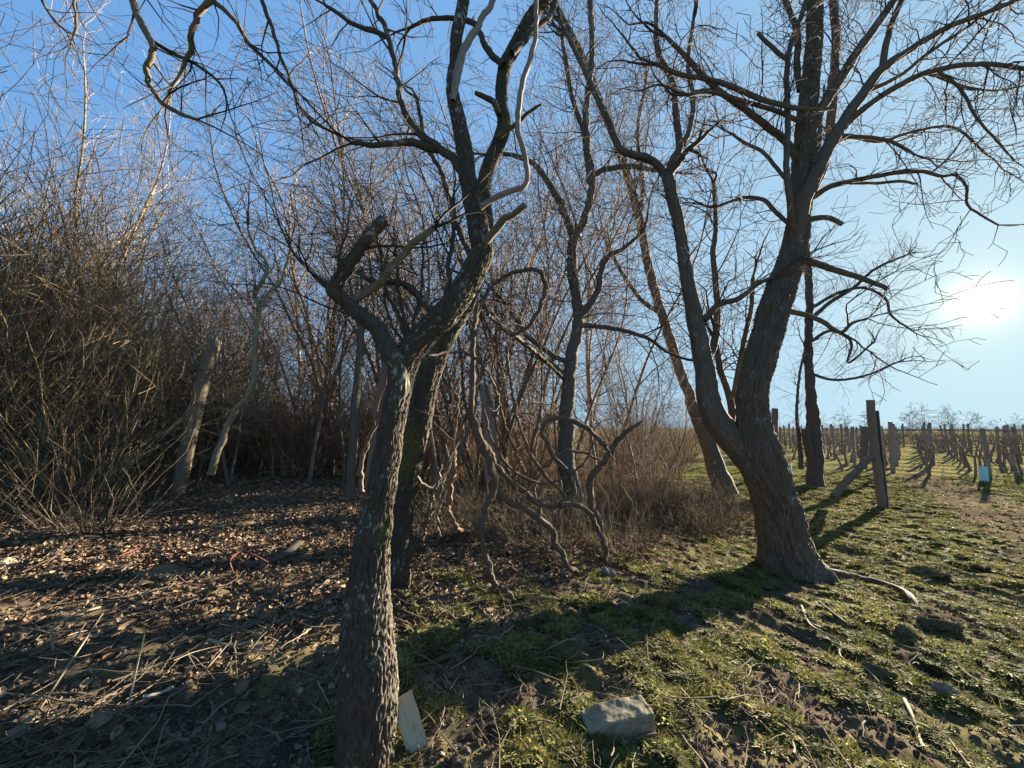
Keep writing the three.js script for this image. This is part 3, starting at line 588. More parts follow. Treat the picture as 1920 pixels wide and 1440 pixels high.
//==================================================================== DRY VINES
function vine(label, list, d0, d1, c, o = {}) {
  const S = limb(list.map(([x, y, r, dd], i) => [x, y, r * (i === list.length - 1 ? 0.4 : 0.64), dd]), d0, d1, 0.014, 0, 2.4), rng = rngOf(list[0][0] * 7 + list[0][1]);
  const col = barkColour(c, { seed: list[0][0] });
  const g = barkTube(S, 28, { amp: (o.amp ?? 0.006) * 2.3, freq: 66, stretch: 0.09, refR: 0.03, seed: list[0][1], lump: 0.13 }, col);
  const t = thing('dry_vine', label, 'vine', 'dry woody vines');
  const m = new THREE.Mesh(g, M.bark); m.name = 'stem'; t.add(m);
  for (let k = 0; k < (S.rad[1] > 0.017 ? 3 : 1); k++) { // loose strands of bark winding round the stem
    const pts = [], rad = [], ph = rng() * 6.28, tw = 5 + 6 * rng(), i0 = Math.floor(S.pts.length * 0.3 * rng()), i1 = Math.floor(S.pts.length * (0.7 + 0.3 * rng())); let acc = 0;
    for (let i = i0; i < i1; i += 2) { acc += 0.028; const T = V().subVectors(S.pts[Math.min(S.pts.length - 1, i + 1)], S.pts[Math.max(0, i - 1)]).normalize(), u = V(0.3, 0.2, 1).cross(T).normalize(), w = V().crossVectors(T, u), a = ph + tw * acc + 1.2 * noise(acc * 4, ph, 2), R = S.rad[i] * (1.0 + 0.25 * noise(acc * 6, ph, 9)); pts.push(S.pts[i].clone().addScaledVector(u, Math.cos(a) * R).addScaledVector(w, Math.sin(a) * R)); rad.push(S.rad[i] * (0.28 + 0.14 * noise(acc * 7, ph, 5))); }
    if (pts.length > 4) { const b = new MB(); b.tube(pts, rad, 6, twig([c[0] * 1.25, c[1] * 1.22, c[2] * 1.15], 0.35)); b.build('bark_strand', M.wood, t); }
  }
  for (let i = 0; i < (o.twigs ?? 1) * 2 + 3; i++) { const k = new MB(), j = 1 + Math.floor(rng() * (S.pts.length - 2)), T = V().subVectors(S.pts[j + 1], S.pts[j]); grow(k, rng, S.pts[j], V(rng() - 0.5, rng() - 0.4, rng() - 0.5).add(T.multiplyScalar(8)), 0.15 + 0.45 * rng(), 0.004, 0, { ...TW, rmin: 0.0016, colour: twig(c) }); k.build('side_shoot', M.wood, t); }
  return t;
}
const cv = [0.082, 0.063, 0.045], dV = 3.4;
vine('dry vine bent into a wide heart-shaped loop high behind the near trunk', [[884, 640, 5], [895, 590, 5], [908, 555, 5], [935, 524, 5], [975, 508, 5], [1008, 508, 5.5], [1022, 530, 5.5], [1018, 560, 5.5], [1003, 595, 5.5], [983, 618, 5], [962, 626, 4.5], [938, 612, 4], [912, 580, 4], [900, 540, 3.5]], dV, dV + 0.2, cv, { twigs: 4 });
vine('thick dry vine hanging down and hooking along the ground to a pale end', [[893, 560, 5], [888, 640, 6], [884, 720, 7], [887, 790, 9], [903, 835, 10], [920, 878, 9], [924, 915, 8], [908, 965, 7], [902, 1005, 6.5], [912, 1045, 6.5], [925, 1090, 6.5], [945, 1122, 6.5, 'g'], [975, 1137, 6, 'g'], [1010, 1136, 6, 'g'], [1060, 1123, 5.5, 'g']], dV, 2.95, cv, { amp: 0.006 });
vine('twisted dry vine dipping low then looping round in front of the smooth trunk', [[886, 790, 8], [915, 845, 7], [945, 890, 6.5], [985, 925, 7], [1022, 947, 7], [1055, 945, 6.5], [1074, 922, 6], [1066, 890, 6], [1042, 860, 6], [1024, 830, 6], [1016, 802, 6], [1030, 786, 6], [1062, 787, 6.5], [1098, 803, 6], [1130, 832, 5.5], [1150, 862, 4]], dV, dV + 0.3, cv, { amp: 0.006, twigs: 2 });
vine('straight dry vine slanting down to the soil below the loops', [[918, 905, 8], [960, 945, 8], [1000, 965, 8], [1030, 988, 8], [1048, 1030, 7.5], [1064, 1062, 7], [1082, 1080, 6, 'g']], dV - 0.05, 3.35, cv, { amp: 0.005 });
vine('dry vine arching over to the right and rooting beside the grey stone', [[1050, 948, 6], [1080, 945, 6], [1108, 965, 6], [1122, 995, 6], [1134, 1030, 6], [1136, 1062, 5, 'g']], dV, 3.6, cv);
vine('thin dry vine springing from the mossy trunk in a long arch', [[800, 668, 3], [835, 661, 3], [873, 662, 3.2], [906, 686, 3.2], [930, 733, 3], [946, 797, 3], [966, 845, 3], [985, 885, 3]], dN + 0.6, dV + 0.2, cv, { twigs: 2 });
vine('brown peeling vine curving out of the leaf litter beside the mossy trunk', [[868, 790, 5], [855, 840, 6], [848, 890, 6.5], [843, 930, 6.5], [841, 962, 5.5], [853, 984, 5], [887, 1003, 5, 'g'], [940, 1018, 5, 'g']], 3.3, 3.6, [0.14, 0.095, 0.06]);
vine('short pale peeled vine curved like a smile behind the mossy trunk', [[782, 893, 2.4], [792, 906, 3], [806, 914, 3], [820, 908, 3], [836, 890, 3], [850, 850, 2.4], [856, 800, 2]], 2.7, 3.0, [0.24, 0.19, 0.125]);
vine('dead forked stem reaching up right above the heap of brush', [[1138, 1056, 6, 'g'], [1124, 980, 7], [1106, 930, 8], [1108, 895, 9], [1130, 868, 8], [1152, 838, 7], [1172, 812, 6], [1204, 790, 4.5]], dV + 0.6, dV + 0.4, cv, { twigs: 3 });
vine('dry vine bowed against the left flank of the near trunk', [[722, 770, 4], [700, 810, 5], [686, 850, 6], [680, 890, 6], [686, 925, 5], [698, 960, 4]], dN + 0.35, dN + 0.4, [0.13, 0.09, 0.06]);
vine('dry vine coiling from the grey broken post to the ground tangle', [[950, 650, 3.5], [958, 720, 3.5], [975, 800, 3.5], [1000, 860, 4], [1035, 905, 4], [1060, 930, 4], [1046, 965, 4]], dV + 0.7, dV + 0.2, cv, { twigs: 4 });
vine('slim dry vine strung from the smooth tree toward the near limb', [[915, 590, 4], [960, 625, 4], [1010, 665, 4], [1060, 712, 4]], dV + 0.1, dM, cv, { twigs: 3 });

vine('slender vine drooping in a wide swag below the hanging loops', [[905, 760, 3], [925, 830, 3], [960, 880, 3], [1010, 905, 3], [1060, 895, 3], [1100, 860, 3], [1118, 820, 2.5]], dV + 0.25, dV + 0.5, cv);
vine('slender vine leaning from the soil up to the mossy trunk', [[790, 1035, 4, 'g'], [800, 975, 4], [812, 930, 4], [826, 880, 3.5], [822, 800, 3]], 3.0, dN + 0.9, [0.12, 0.095, 0.065]);
vine('straight thin vine hanging plumb into the leaf litter', [[826, 1022, 2.6, 'g'], [822, 960, 2.4], [836, 880, 2.4], [858, 780, 2.2], [862, 690, 2]], 3.3, 3.0, [0.14, 0.10, 0.065]);
vine('crooked vine crossing behind the swag toward the brush heap', [[1000, 1000, 4, 'g'], [1012, 960, 3.5], [1000, 915, 3.5], [1020, 880, 3.5], [1048, 850, 3], [1075, 845, 3], [1110, 855, 3], [1150, 880, 2.6]], dV + 0.5, dV + 0.9, cv);
vine('thin upright vine rising behind the broken post', [[955, 905, 3.5, 'g'], [940, 830, 3], [915, 740, 3], [898, 660, 3], [880, 610, 2.6], [860, 560, 2.4]], dV + 0.9, dV + 0.6, cv);
//==================================================================== POSTS
function post(name, label, list, d0, d1, c, sides = 18, group) {
  const t = thing(name, label, 'post', group), S = limb(list, d0, d1, 0.03, 0, 0.25);
  const m = new THREE.Mesh(barkTube(S, sides * 2, { amp: 0.010, freq: 34, stretch: 0.05, refR: 0.08, seed: list[0][0], lump: 0.04 }, barkColour(c, { seed: list[0][1] })), M.bark); m.name = 'shaft'; t.add(m);
  return { t, S };
}
{
  const b = hit(337, 930), dP = -b.z;
  const { t, S } = post('leaning_post', 'weathered wooden post leaning right at the thicket, bound with wire', [[330, 950, 13], [344, 870, 14], [362, 790, 14], [382, 710, 13.5], [403, 638, 13]], dP, dP + 0.15, [0.125, 0.104, 0.074]);
  for (const f of [0.40, 0.58, 0.60, 0.80]) {
    const k = Math.round(f * (S.pts.length - 1)), P = S.pts[k], r = S.rad[k] * 1.06, mb = new MB(), pts = [];
    for (let i = 0; i <= 28; i++) { const a = i / 28 * 6.2832; pts.push(V(P.x + Math.cos(a) * r, P.y + 0.02 * Math.sin(a + f * 9), P.z + Math.sin(a) * r)); }
    mb.tube(pts, pts.map(() => 0.004), 5, [0.05, 0.045, 0.04], false); mb.build('wire_loop', M.wood, t);
  }
  const d2 = -hit(656, 942).z;
  post('slim_post', 'slim straight grey pole standing in the leaf litter left of the near trunk', [[654, 950, 9], [660, 860, 8.5], [667, 760, 8], [674, 670, 7], [678, 600, 6]], d2, d2 + 0.1, [0.085, 0.07, 0.052]);
  post('broken_post', 'grey split post with a jagged top behind the hanging vines', [[922, 900, 12], [919, 830, 12], [915, 770, 11.5], [910, 722, 10]], dV + 0.9, dV + 0.9, [0.15, 0.125, 0.105]);
  post('brown_post', 'reddish brown post half hidden behind the near trunk', [[690, 945, 12], [704, 850, 12], [712, 780, 12], [722, 715, 11], [728, 680, 11]], dN + 1.5, dN + 1.5, [0.14, 0.085, 0.06]);
  const b3 = hit(1655, 952), d3 = -b3.z;
  const E = post('end_post', 'tall wooden vineyard end post propped by a slanting brace', [[1655, 955, 9], [1648, 900, 9], [1640, 840, 8.6], [1634, 780, 8.2], [1632, 750, 8.2]], d3, d3, [0.12, 0.10, 0.08]);
  const SB = limb([[1562, 930, 8], [1590, 900, 8], [1615, 874, 7.6], [1638, 852, 7.2]], d3 + 0.15, d3, 0.03);
  const m = new THREE.Mesh(barkTube(SB, 16, { amp: 0.005, freq: 60, stretch: 0.05, refR: 0.08, seed: 4 }, barkColour([0.10, 0.085, 0.068])), M.bark); m.name = 'brace'; E.t.add(m);
  const T = new MB(), a = along(1664, 955, d3 - 0.05), c = a.clone().setY(along(1653, 770, d3 - 0.05).y); a.y -= 0.1;
  T.tube([a, c], [0.032, 0.032], 10, [0.05, 0.05, 0.055]);
  place(new THREE.Mesh(T.geometry(), M.metal), 'steel_post', 'thin dark steel post beside the propped end post', 'post');
  post('row_post', 'plain wooden post seen just right of the thick tree trunk', [[1452, 890, 7], [1452, 830, 6.5], [1453, 766, 6]], 13.5, 13.5, [0.09, 0.075, 0.065], 12);
  post('row_post', 'short thick wooden post close behind the propped end post', [[1618, 880, 7.5], [1620, 845, 7.5], [1623, 800, 7]], 12.0, 12.0, [0.09, 0.075, 0.065], 12);
}

//==================================================================== VINEYARD
{
  const rng = rngOf(55);
  const vineProto = (seed) => {
    const r = rngOf(seed), stock = new MB(), cane = new MB(), c = twig([0.15, 0.118, 0.09]);
    const pts = [V(0, -0.1, 0)]; const d = V((r() - 0.5) * 0.7, 1, (r() - 0.5) * 0.5);
    for (let i = 1; i <= 6; i++) { d.add(V((r() - 0.5) * 0.7, 0.2, (r() - 0.5) * 0.5)).normalize(); pts.push(pts[i - 1].clone().addScaledVector(d, 0.15)); }
    stock.tube(pts, pts.map((_, i) => 0.045 - 0.003 * i + 0.012 * r()), 7, c);
    const h = pts[6];
    for (const s of [-1, 1]) { const q = [h.clone()]; for (let i = 1; i <= 5; i++) q.push(V(h.x + (r() - 0.5) * 0.05, h.y + 0.03 * i + (r() - 0.5) * 0.04, h.z + s * 0.11 * i)); cane.tube(q, q.map((_, i) => 0.022 - 0.003 * i), 5, c);
      for (let k = 0; k < 3; k++) grow(cane, r, q[k % 4 + 1], V((r() - 0.5) * 0.7, 1, (r() - 0.5) * 0.9), 0.35 + 0.6 * r(), 0.015, 0, { step: 0.09, wiggle: 0.42, up: 0.05, kids: 0, rmin: 0.0065, kink: 0.1, colour: c }); }
    return { stock: stock.geometry(), cane: cane.geometry() };
  };
  const protos = [1, 2, 3, 4, 5].map((k) => vineProto(300 + k));
  const pg = [0, 1].map((k) => { const mb = new MB(); mb.tube([V(0, -0.2, 0), V(0.01 * k, 0.7, 0.01), V(0.03 - 0.05 * k, 1.78, 0)], [0.075, 0.07, 0.065], 10, (p) => { const n = 1 + 0.5 * noise(p.x * 20, p.y * 9, p.z * 20); return [0.21 * n, 0.18 * n, 0.145 * n]; }); return mb.geometry(); });
  const ux = 0.5, uz = 0.866, nx = 0.866, nz = -0.5; let vines = 0;
  for (let k = 0; k < 16; k++) {
    const ox = 12.4 + nx * 2.0 * k, oz = -18 + nz * 2.0 * k, ends = [];
    for (let t = -14 - k * 0.5; t < 9 + k * 2.3; t += 1.25) {
      const x = ox + ux * t + (rng() - 0.5) * 0.1, z = oz + uz * t, px = 960 + F * x / -z; if (px < 1395 || px > 2010 || z > -8) continue;
      const y = ground(x, z); ends.push(V(x, y, z));
      if (vines < 290) {
        const P = protos[Math.floor(rng() * 5)], g = thing('grapevine', 'gnarled bare grapevine in the vineyard rows', 'grapevine', 'grapevines in rows');
        const a = new THREE.Mesh(P.stock, M.wood), b = new THREE.Mesh(P.cane, M.wood); a.name = 'trunk'; b.name = 'canes'; g.add(a, b);
        g.position.set(x, y, z); g.rotation.y = 0.52 + (rng() < 0.5 ? Math.PI : 0) + (rng() - 0.5) * 0.2; g.scale.setScalar(0.85 + 0.35 * rng()); vines++;
      }
      if (Math.round((t + 60) / 1.25) % 3 === k % 3) {
        const p = new THREE.Mesh(pg[k & 1], M.wood); place(p, 'trellis_post', 'wooden trellis post standing in the vineyard rows', 'post', 'trellis posts of the vineyard');
        p.position.set(x + 0.3 * ux, ground(x, z), z + 0.3 * uz); p.rotation.set((rng() - 0.5) * 0.1, rng() * 6, (rng() - 0.5) * 0.1); p.scale.y = 0.95 + 0.2 * rng();
      }
    }
    if (ends.length > 2 && k < 9) for (const h of [0.8, 1.25, 1.6]) {
      const mb = new MB(), pts = ends.map((e) => V(e.x, e.y + h, e.z)); mb.tube(pts, pts.map(() => 0.006), 3, [0.1, 0.1, 0.1], false);
      place(new THREE.Mesh(mb.geometry(), M.wire), 'trellis_wire', 'taut wire strung along a vineyard row', 'wire', 'trellis wires of the vineyard');
    }
  }
  // pale blue tree guards
  for (const [px, py, label] of [[1478, 884, 'pale blue tube guard at the vineyard edge beside the thick tree trunk'], [1844, 886, 'pale blue tube guard out among the vines under the sun']]) {
    const p = along(px, py, 12.6); p.y = ground(p.x, p.z); const g = new THREE.CylinderGeometry(0.10, 0.10, 0.5, 18, 1, true);
    const t = thing('tube_guard', label, 'tube guard', 'vine tube guards'); const m = new THREE.Mesh(g, M.tube.clone()); m.material.side = THREE.DoubleSide; m.name = 'sleeve'; m.position.y = 0.24; t.add(m);
    const st = new MB(); st.tube([V(0.03, -0.1, 0.02), V(0.04, 0.75, 0.02)], [0.014, 0.012], 6, [0.09, 0.07, 0.05]); st.build('stake', M.wood, t); t.position.copy(p);
  }
  const farP = [saplingProto(401, 5, 1, twig([0.10, 0.08, 0.065]), 0.011), saplingProto(402, 4.6, 2, twig([0.10, 0.08, 0.065]), 0.011)];
  // bare trees on the skyline
  const far = [[1592, 44, 0.75], [1625, 50, 0.8], [1700, 46, 0.85], [1716, 48, 0.9], [1770, 52, 0.85], [1795, 50, 0.9], [1835, 56, 0.7], [1880, 55, 0.7], [1915, 50, 0.8], [1555, 48, 0.7], [1500, 50, 0.6], [1230, 50, 0.6], [1290, 52, 0.5]];
  far.forEach(([px, d, s], i) => {
    const P = farP[i % 2], x = (px - 960) / F * d, t = thing('skyline_tree', 'small bare tree on the skyline beyond the vineyard', 'tree', 'bare trees on the skyline');
    const a = new THREE.Mesh(P.trunk, M.wood), b = new THREE.Mesh(P.crown, M.wood); a.name = 'trunk'; b.name = 'crown'; t.add(a, b);
    t.position.set(x, ground(x, -d) - 0.3, -d); t.rotation.y = i * 1.7; t.scale.set(s * 1.5, s * 0.95, s * 1.5);
  });
}

//==================================================================== GROUND COVER (uncountable)
function leafGeo(seed, curl, wide) {
  const r = rngOf(seed), mb = new MB(), N = 5, W = 2;
  for (let i = 0; i <= N; i++) for (let j = -W; j <= W; j++) {
    const t = i / N, w = wide * Math.sin(Math.PI * Math.min(1, 0.06 + t * 0.94)) ** 0.8 * (1 + 0.15 * (r() - 0.5)), u = j / W;
    const k = 0.85 + 0.25 * r();
    mb.vert(u * w * 0.5, curl * (u * u * 0.22 + (t - 0.5) ** 2 * 0.5) + 0.10 * (r() - 0.5), t - 0.5 + 0.05 * (r() - 0.5), 0, 1, 0, Math.abs(j) < 1 ? [1.1, 1.05, 0.95] : [k, k, k]);
  }
  const w = 2 * W + 1; for (let i = 0; i < N; i++) for (let j = 0; j < w - 1; j++) { const a = i * w + j; mb.tri(a, a + w, a + 1); mb.tri(a + 1, a + w, a + w + 1); }
  return mb.geometry(true);
}
function tuftGeo(seed, n, h, lean, w, round) { // small leaves or blades from one root
  const r = rngOf(seed), mb = new MB();
  for (let i = 0; i < n; i++) {
    const a = r() * 6.28, hh = h * (0.5 + 0.7 * r()), L = lean * (0.3 + r()), ox = (r() - 0.5) * h * 1.8, oz = (r() - 0.5) * h * 1.8, ca = Math.cos(a), sa = Math.sin(a), k = 0.75 + 0.5 * r(), ww = w * (0.7 + 0.6 * r());
    const at = (t, s) => { const f = round ? Math.sin(Math.PI * (0.1 + 0.85 * t)) : 1 - t * 0.9; const out = L * t * t * hh, up = hh * t * (1 - 0.25 * L * t); return [ox + ca * out - sa * s * ww * f, up, oz + sa * out + ca * s * ww * f]; };
    const ids = []; for (const t of [0, 0.5, 1]) for (const s of [-0.5, 0.5]) { const p = at(t, s); ids.push(mb.vert(p[0], p[1] - 0.003, p[2], 0, 1, 0, [k, k, k])); }
    mb.tri(ids[0], ids[1], ids[2]); mb.tri(ids[1], ids[3], ids[2]); mb.tri(ids[2], ids[3], ids[4]); mb.tri(ids[3], ids[5], ids[4]);
  }
  return mb.geometry(true);
}
{
  const rng = rngOf(66);
  // moss and creeping weeds
  const G = [tuftGeo(1, 34, 0.018, 1.7, 0.008, true), tuftGeo(2, 26, 0.024, 1.5, 0.011, true), tuftGeo(3, 9, 0.045, 1.1, 0.003, false)];
  const sets = [[], [], []];
  for (let i = 0; i < 260000 && sets[0].length + sets[1].length + sets[2].length < 130000; i++) {
    const d = 1.0 + 13 * rng() ** 1.9, px = lerp(640, 2000, rng()), x = (px - 960) / F * d, z = -d;
    const L = litter(x, z), tr = ss(-0.1, 0.6, trackSide(x, z)), cl = noise(x * 3.1, 11, z * 3.1) + 0.55 * noise(x * 9, 12, z * 9);
    if (rng() < L * 0.93 || rng() < tr * 0.93 * (1 - ss(1.4, 2.2, trackSide(x, z))) || x < -0.75 + 0.9 * noise(x * 1.7, 31, z * 1.7) || cl < -0.02 + 0.3 * rng() - 0.22 * ss(1, 5, x)) continue;
    const k = cl > 0.3 && rng() < 0.5 ? 1 : rng() < 0.94 ? 0 : 2, v = 0.7 + 0.7 * rng(), y = Math.max(0, Math.min(1, 0.45 + 0.9 * noise(x * 2.3, 21, z * 2.3) + 0.7 * (rng() - 0.5)));
    sets[k].push([V(x, ground(x, z) - 0.002, z), (rng() - 0.5) * 0.5, rng() * 6.28, (rng() - 0.5) * 0.5, (0.6 + 0.8 * rng()) * (1 + 0.06 * d), rng() < 0.12 ? [0.16 * v, 0.115 * v, 0.06 * v] : mix3([0.088 * v, 0.096 * v, 0.024 * v], [0.21 * v, 0.185 * v, 0.05 * v], y)]);
  }
  mass('moss', 'yellow-green mossy weeds carpeting the sunny slope', G[0], M.green, sets[0]);
  mass('creeping_weeds', 'small round-leaved weeds growing in clumps on the slope', G[1], M.green, sets[1]);
  mass('grass', 'short sparse grass blades on the slope', G[2], M.green, sets[2]);
  // fallen leaves
  const LG = [leafGeo(5, 0.9, 0.55), leafGeo(6, 0.5, 0.7), leafGeo(7, -0.7, 0.45)], ls = [[], [], []];
  const cols = [[0.20, 0.142, 0.092], [0.15, 0.100, 0.062], [0.26, 0.20, 0.135], [0.10, 0.068, 0.045], [0.18, 0.100, 0.056], [0.12, 0.088, 0.060]];
  for (let i = 0; i < 200000 && ls[0].length + ls[1].length + ls[2].length < 80000; i++) {
    const d = 1.1 + 11 * rng() ** 1.5, px = lerp(-120, 1420, rng()), x = (px - 960) / F * d, z = -d, L = litter(x, z);
    const low = 0.03 + 0.07 * ss(0.5, -2, x);
    if (rng() > Math.max(L, low)) continue;
    const c = cols[Math.floor(rng() * cols.length)], v = 0.65 + 0.6 * rng();
    ls[Math.floor(rng() * 3)].push([V(x, ground(x, z) + 0.006 + 0.03 * rng() * L, z), (rng() - 0.5) * 1.3, rng() * 6.28, (rng() - 0.5) * 1.3, (0.014 + 0.036 * rng() ** 2) * (1 + 0.05 * d), c.map((q) => q * v)]);
  }
  for (let i = 0; i < 30000; i++) { const d = 1.05 + 7 * rng() ** 1.7, px = lerp(-100, 1800, rng()), x = (px - 960) / F * d, z = -d, c = cols[Math.floor(rng() * 5)], v = 0.5 + 0.5 * rng(); if (x > 1.5 && rng() < 0.6) continue; ls[i % 3].push([V(x, ground(x, z) + 0.004, z), (rng() - 0.5) * 1.2, rng() * 6.28, (rng() - 0.5) * 1.2, 0.008 + 0.016 * rng(), c.map((q) => q * v)]); }
  mass('leaf_litter', 'brown curled fallen leaves covering the wood floor', LG[0], M.leaf, ls[0]);
  mass('leaf_litter', 'flat tan fallen leaves strewn over the wood floor', LG[1], M.leaf, ls[1]);
  mass('leaf_litter', 'narrow dry fallen leaves strewn over the wood floor', LG[2], M.leaf, ls[2]);
  // twigs on the ground
  const tg = [7, 8, 9].map((s) => { const r = rngOf(s), mb = new MB(); grow(mb, r, V(-0.5, 0, 0), V(1, 0, 0), 1, 0.014, 1, { step: 0.14, wiggle: 0.22, up: 0, kids: 0.22, rmin: 0.005, ratio: 0.35, kink: 0.2, colour: [1, 1, 1] }); const g = mb.geometry(); g.scale(1, 0.6, 1); return g; });
  const ts = [[], [], []];
  for (let i = 0; i < 5200; i++) {
    const d = 1.1 + 9 * rng() ** 1.5, px = lerp(-120, 1900, rng() ** 1.25), x = (px - 960) / F * d, z = -d;
    if (x > 1.5 && rng() < 0.75) continue;
    const v = 0.6 + 0.8 * rng(), c = rng() < 0.2 ? [0.20, 0.16, 0.105] : [0.11, 0.082, 0.055], s = 0.08 + 0.32 * rng() ** 2;
    ts[i % 3].push([V(x, ground(x, z) + 0.012 + 0.03 * rng(), z), 0, rng() * 6.28, (rng() - 0.5) * 0.35, V(s, s, s), c.map((q) => q * v)]);
  }
  ts.forEach((s, i) => mass('fallen_twigs', ['thin fallen twigs scattered over the ground', 'grey fallen twigs lying among the leaves', 'pale broken twigs lying on the soil'][i], tg[i], M.wood, s));
  // soil clods
  const cg = new THREE.IcosahedronGeometry(1, 1), p = cg.attributes.position; for (let i = 0; i < p.count; i++) { const f = 1 + 0.35 * noise(p.getX(i) * 1.7, p.getY(i) * 1.7, p.getZ(i) * 1.7); p.setXYZ(i, p.getX(i) * f, p.getY(i) * f * 0.7, p.getZ(i) * f); } cg.computeVertexNormals();
  cg.setAttribute('color', new THREE.Float32BufferAttribute(new Float32Array(p.count * 3).fill(1), 3));
  const cs = []; for (let i = 0; i < 26000; i++) { const d = 1.0 + 7 * rng() ** 1.6, px = lerp(-60, 1950, rng()), x = (px - 960) / F * d, z = -d, v = 0.6 + 0.7 * rng(); cs.push([V(x, ground(x, z), z), rng() * 3, rng() * 3, 0, 0.004 + 0.014 * rng() ** 3, [0.085 * v, 0.066 * v, 0.048 * v]]); }
  mass('soil_crumbs', 'crumbs of dark soil and grit on the slope', cg, M.soil, cs);
}

//==================================================================== SMALL THINGS
function lump(name, label, category, px, py, sx, sy, sz, turn, colA, colB, seed, sink = 0.75, group) {
  const g = new THREE.IcosahedronGeometry(1, 16), P = g.attributes.position, c = [];
  for (let i = 0; i < P.count; i++) {
    let x = P.getX(i), y = P.getY(i), z = P.getZ(i); const f = 1 + 0.45 * noise(x * 1.3 + seed * 3.7, y * 1.3, z * 1.3) + 0.22 * (0.3 - Math.abs(noise(x * 3.3 + seed, y * 3.3, z * 3.3))) + 0.09 * noise(x * 9, y * 9 + seed, z * 9) + 0.04 * noise(x * 23, y * 23 + seed, z * 23);
    const q0 = name === 'earth_lump' ? 0.72 : 1; P.setXYZ(i, x * f * sx * q0, y * f * sy * q0, z * f * sz * q0); const k = Math.max(0, Math.min(1, 0.5 + noise(x * 3, y * 3 + seed, z * 3) + 0.5 * noise(x * 14, y * 14, z * 14))); c.push(...mix3(colA, colB, k));
  }
  g.setAttribute('color', new THREE.Float32BufferAttribute(c, 3)); g.computeVertexNormals();
  const m = new THREE.Mesh(g, M.soil), p = hit(px, py); place(m, name, label, category, group); m.position.set(p.x, ground(p.x, p.z) + sy * (1 - sink) * 0.8, p.z); m.rotation.y = turn; return m;
}
const st = [[0.060, 0.048, 0.030], [0.11, 0.088, 0.050]];
lump('stone', 'rounded grey stone beside the foot of a dry vine', 'stone', 1138, 1085, 0.07, 0.045, 0.05, 0.3, [0.14, 0.13, 0.115], [0.2, 0.19, 0.17], 1);
lump('earth_lump', 'brown earthy stone just below the end of the surface root', 'stone', 1700, 1205, 0.13, 0.10, 0.09, 0.6, ...st, 2);
lump('earth_lump', 'broad earthy stone right of the surface root end', 'stone', 1765, 1185, 0.17, 0.085, 0.10, -0.5, ...st, 3);
lump('earth_lump', 'mossy earth hump uphill of the surface root', 'stone', 1745, 1085, 0.22, 0.08, 0.12, -0.4, [0.08, 0.07, 0.04], [0.13, 0.115, 0.055], 4);
lump('earth_lump', 'small earth lump near the right edge below the hump', 'stone', 1800, 1155, 0.09, 0.07, 0.08, 0.2, ...st, 5);
lump('earth_lump', 'half-buried earthy stone at the middle of the slope', 'stone', 1640, 1275, 0.12, 0.06, 0.07, -0.6, ...st, 6);
lump('earth_lump', 'flat earthy stone near the bottom edge right of the grey block', 'stone', 1535, 1400, 0.085, 0.045, 0.06, 0.1, ...st, 7);
lump('earth_lump', 'tilted earthy stone at the bottom edge of the slope', 'stone', 1640, 1425, 0.075, 0.05, 0.06, -0.7, ...st, 8);
lump('earth_lump', 'pointed pale stone low on the right of the slope', 'stone', 1775, 1315, 0.07, 0.045, 0.05, -0.6, [0.16, 0.13, 0.095], [0.22, 0.18, 0.13], 9);
lump('stone', 'pale yellowish stone lying by the brush heap', 'stone', 1225, 965, 0.12, 0.08, 0.08, 0.4, [0.3, 0.25, 0.15], [0.4, 0.34, 0.22], 10);
lump('stone', 'pale tan stone at the left edge in the dry leaves', 'stone', 8, 1065, 0.05, 0.045, 0.045, 0.4, [0.3, 0.23, 0.14], [0.42, 0.34, 0.22], 11);
lump('stone', 'buried brown stone in the leaf litter left of the near trunk', 'stone', 300, 1085, 0.14, 0.06, 0.09, 0.2, [0.10, 0.075, 0.05], [0.14, 0.105, 0.07], 12);
// broken concrete block
{
  const t = new THREE.BoxGeometry(0.285, 0.115, 0.11, 50, 22, 24), P = t.attributes.position, c = [];
  for (let i = 0; i < P.count; i++) {
    let x = P.getX(i), y = P.getY(i), z = P.getZ(i);
    const q = V(Math.max(-0.136, Math.min(0.136, x)), Math.max(-0.051, Math.min(0.051, y)), Math.max(-0.049, Math.min(0.049, z))), n = V(x, y, z).sub(q); if (n.length() > 1e-6) n.normalize().multiplyScalar(0.006);
    x = q.x + n.x; y = q.y + n.y; z = q.z + n.z;
    const top = ss(0.03, 0.055, y), e = 0.003 * fbm(x * 16, y * 16, z * 16, 2) + 0.0022 * noise(x * 120, y * 120, z * 120);
    y += top * (0.004 * fbm(x * 15 + 3, 1, z * 15, 3) - 0.020 * ss(-0.05, -0.14, x)); x += e; z += e * 0.6; y += e * 0.5;
    P.setXYZ(i, x, y, z); const k = Math.max(0, Math.min(1, 0.5 + fbm(x * 30, y * 30, z * 30, 3))); c.push(...mix3([0.17, 0.145, 0.098], [0.25, 0.215, 0.15], k));
  }
  t.setAttribute('color', new THREE.Float32BufferAttribute(c, 3)); t.computeVertexNormals();
  const m = new THREE.Mesh(t, M.soil), p = hit(1164, 1398); place(m, 'concrete_block', 'broken pale concrete block lying on the mossy slope', 'block');
  m.position.set(p.x, groundBase(p.x, p.z) + 0.045, p.z - 0.05); m.rotation.set(0.08, 0.16, 0.06);
}
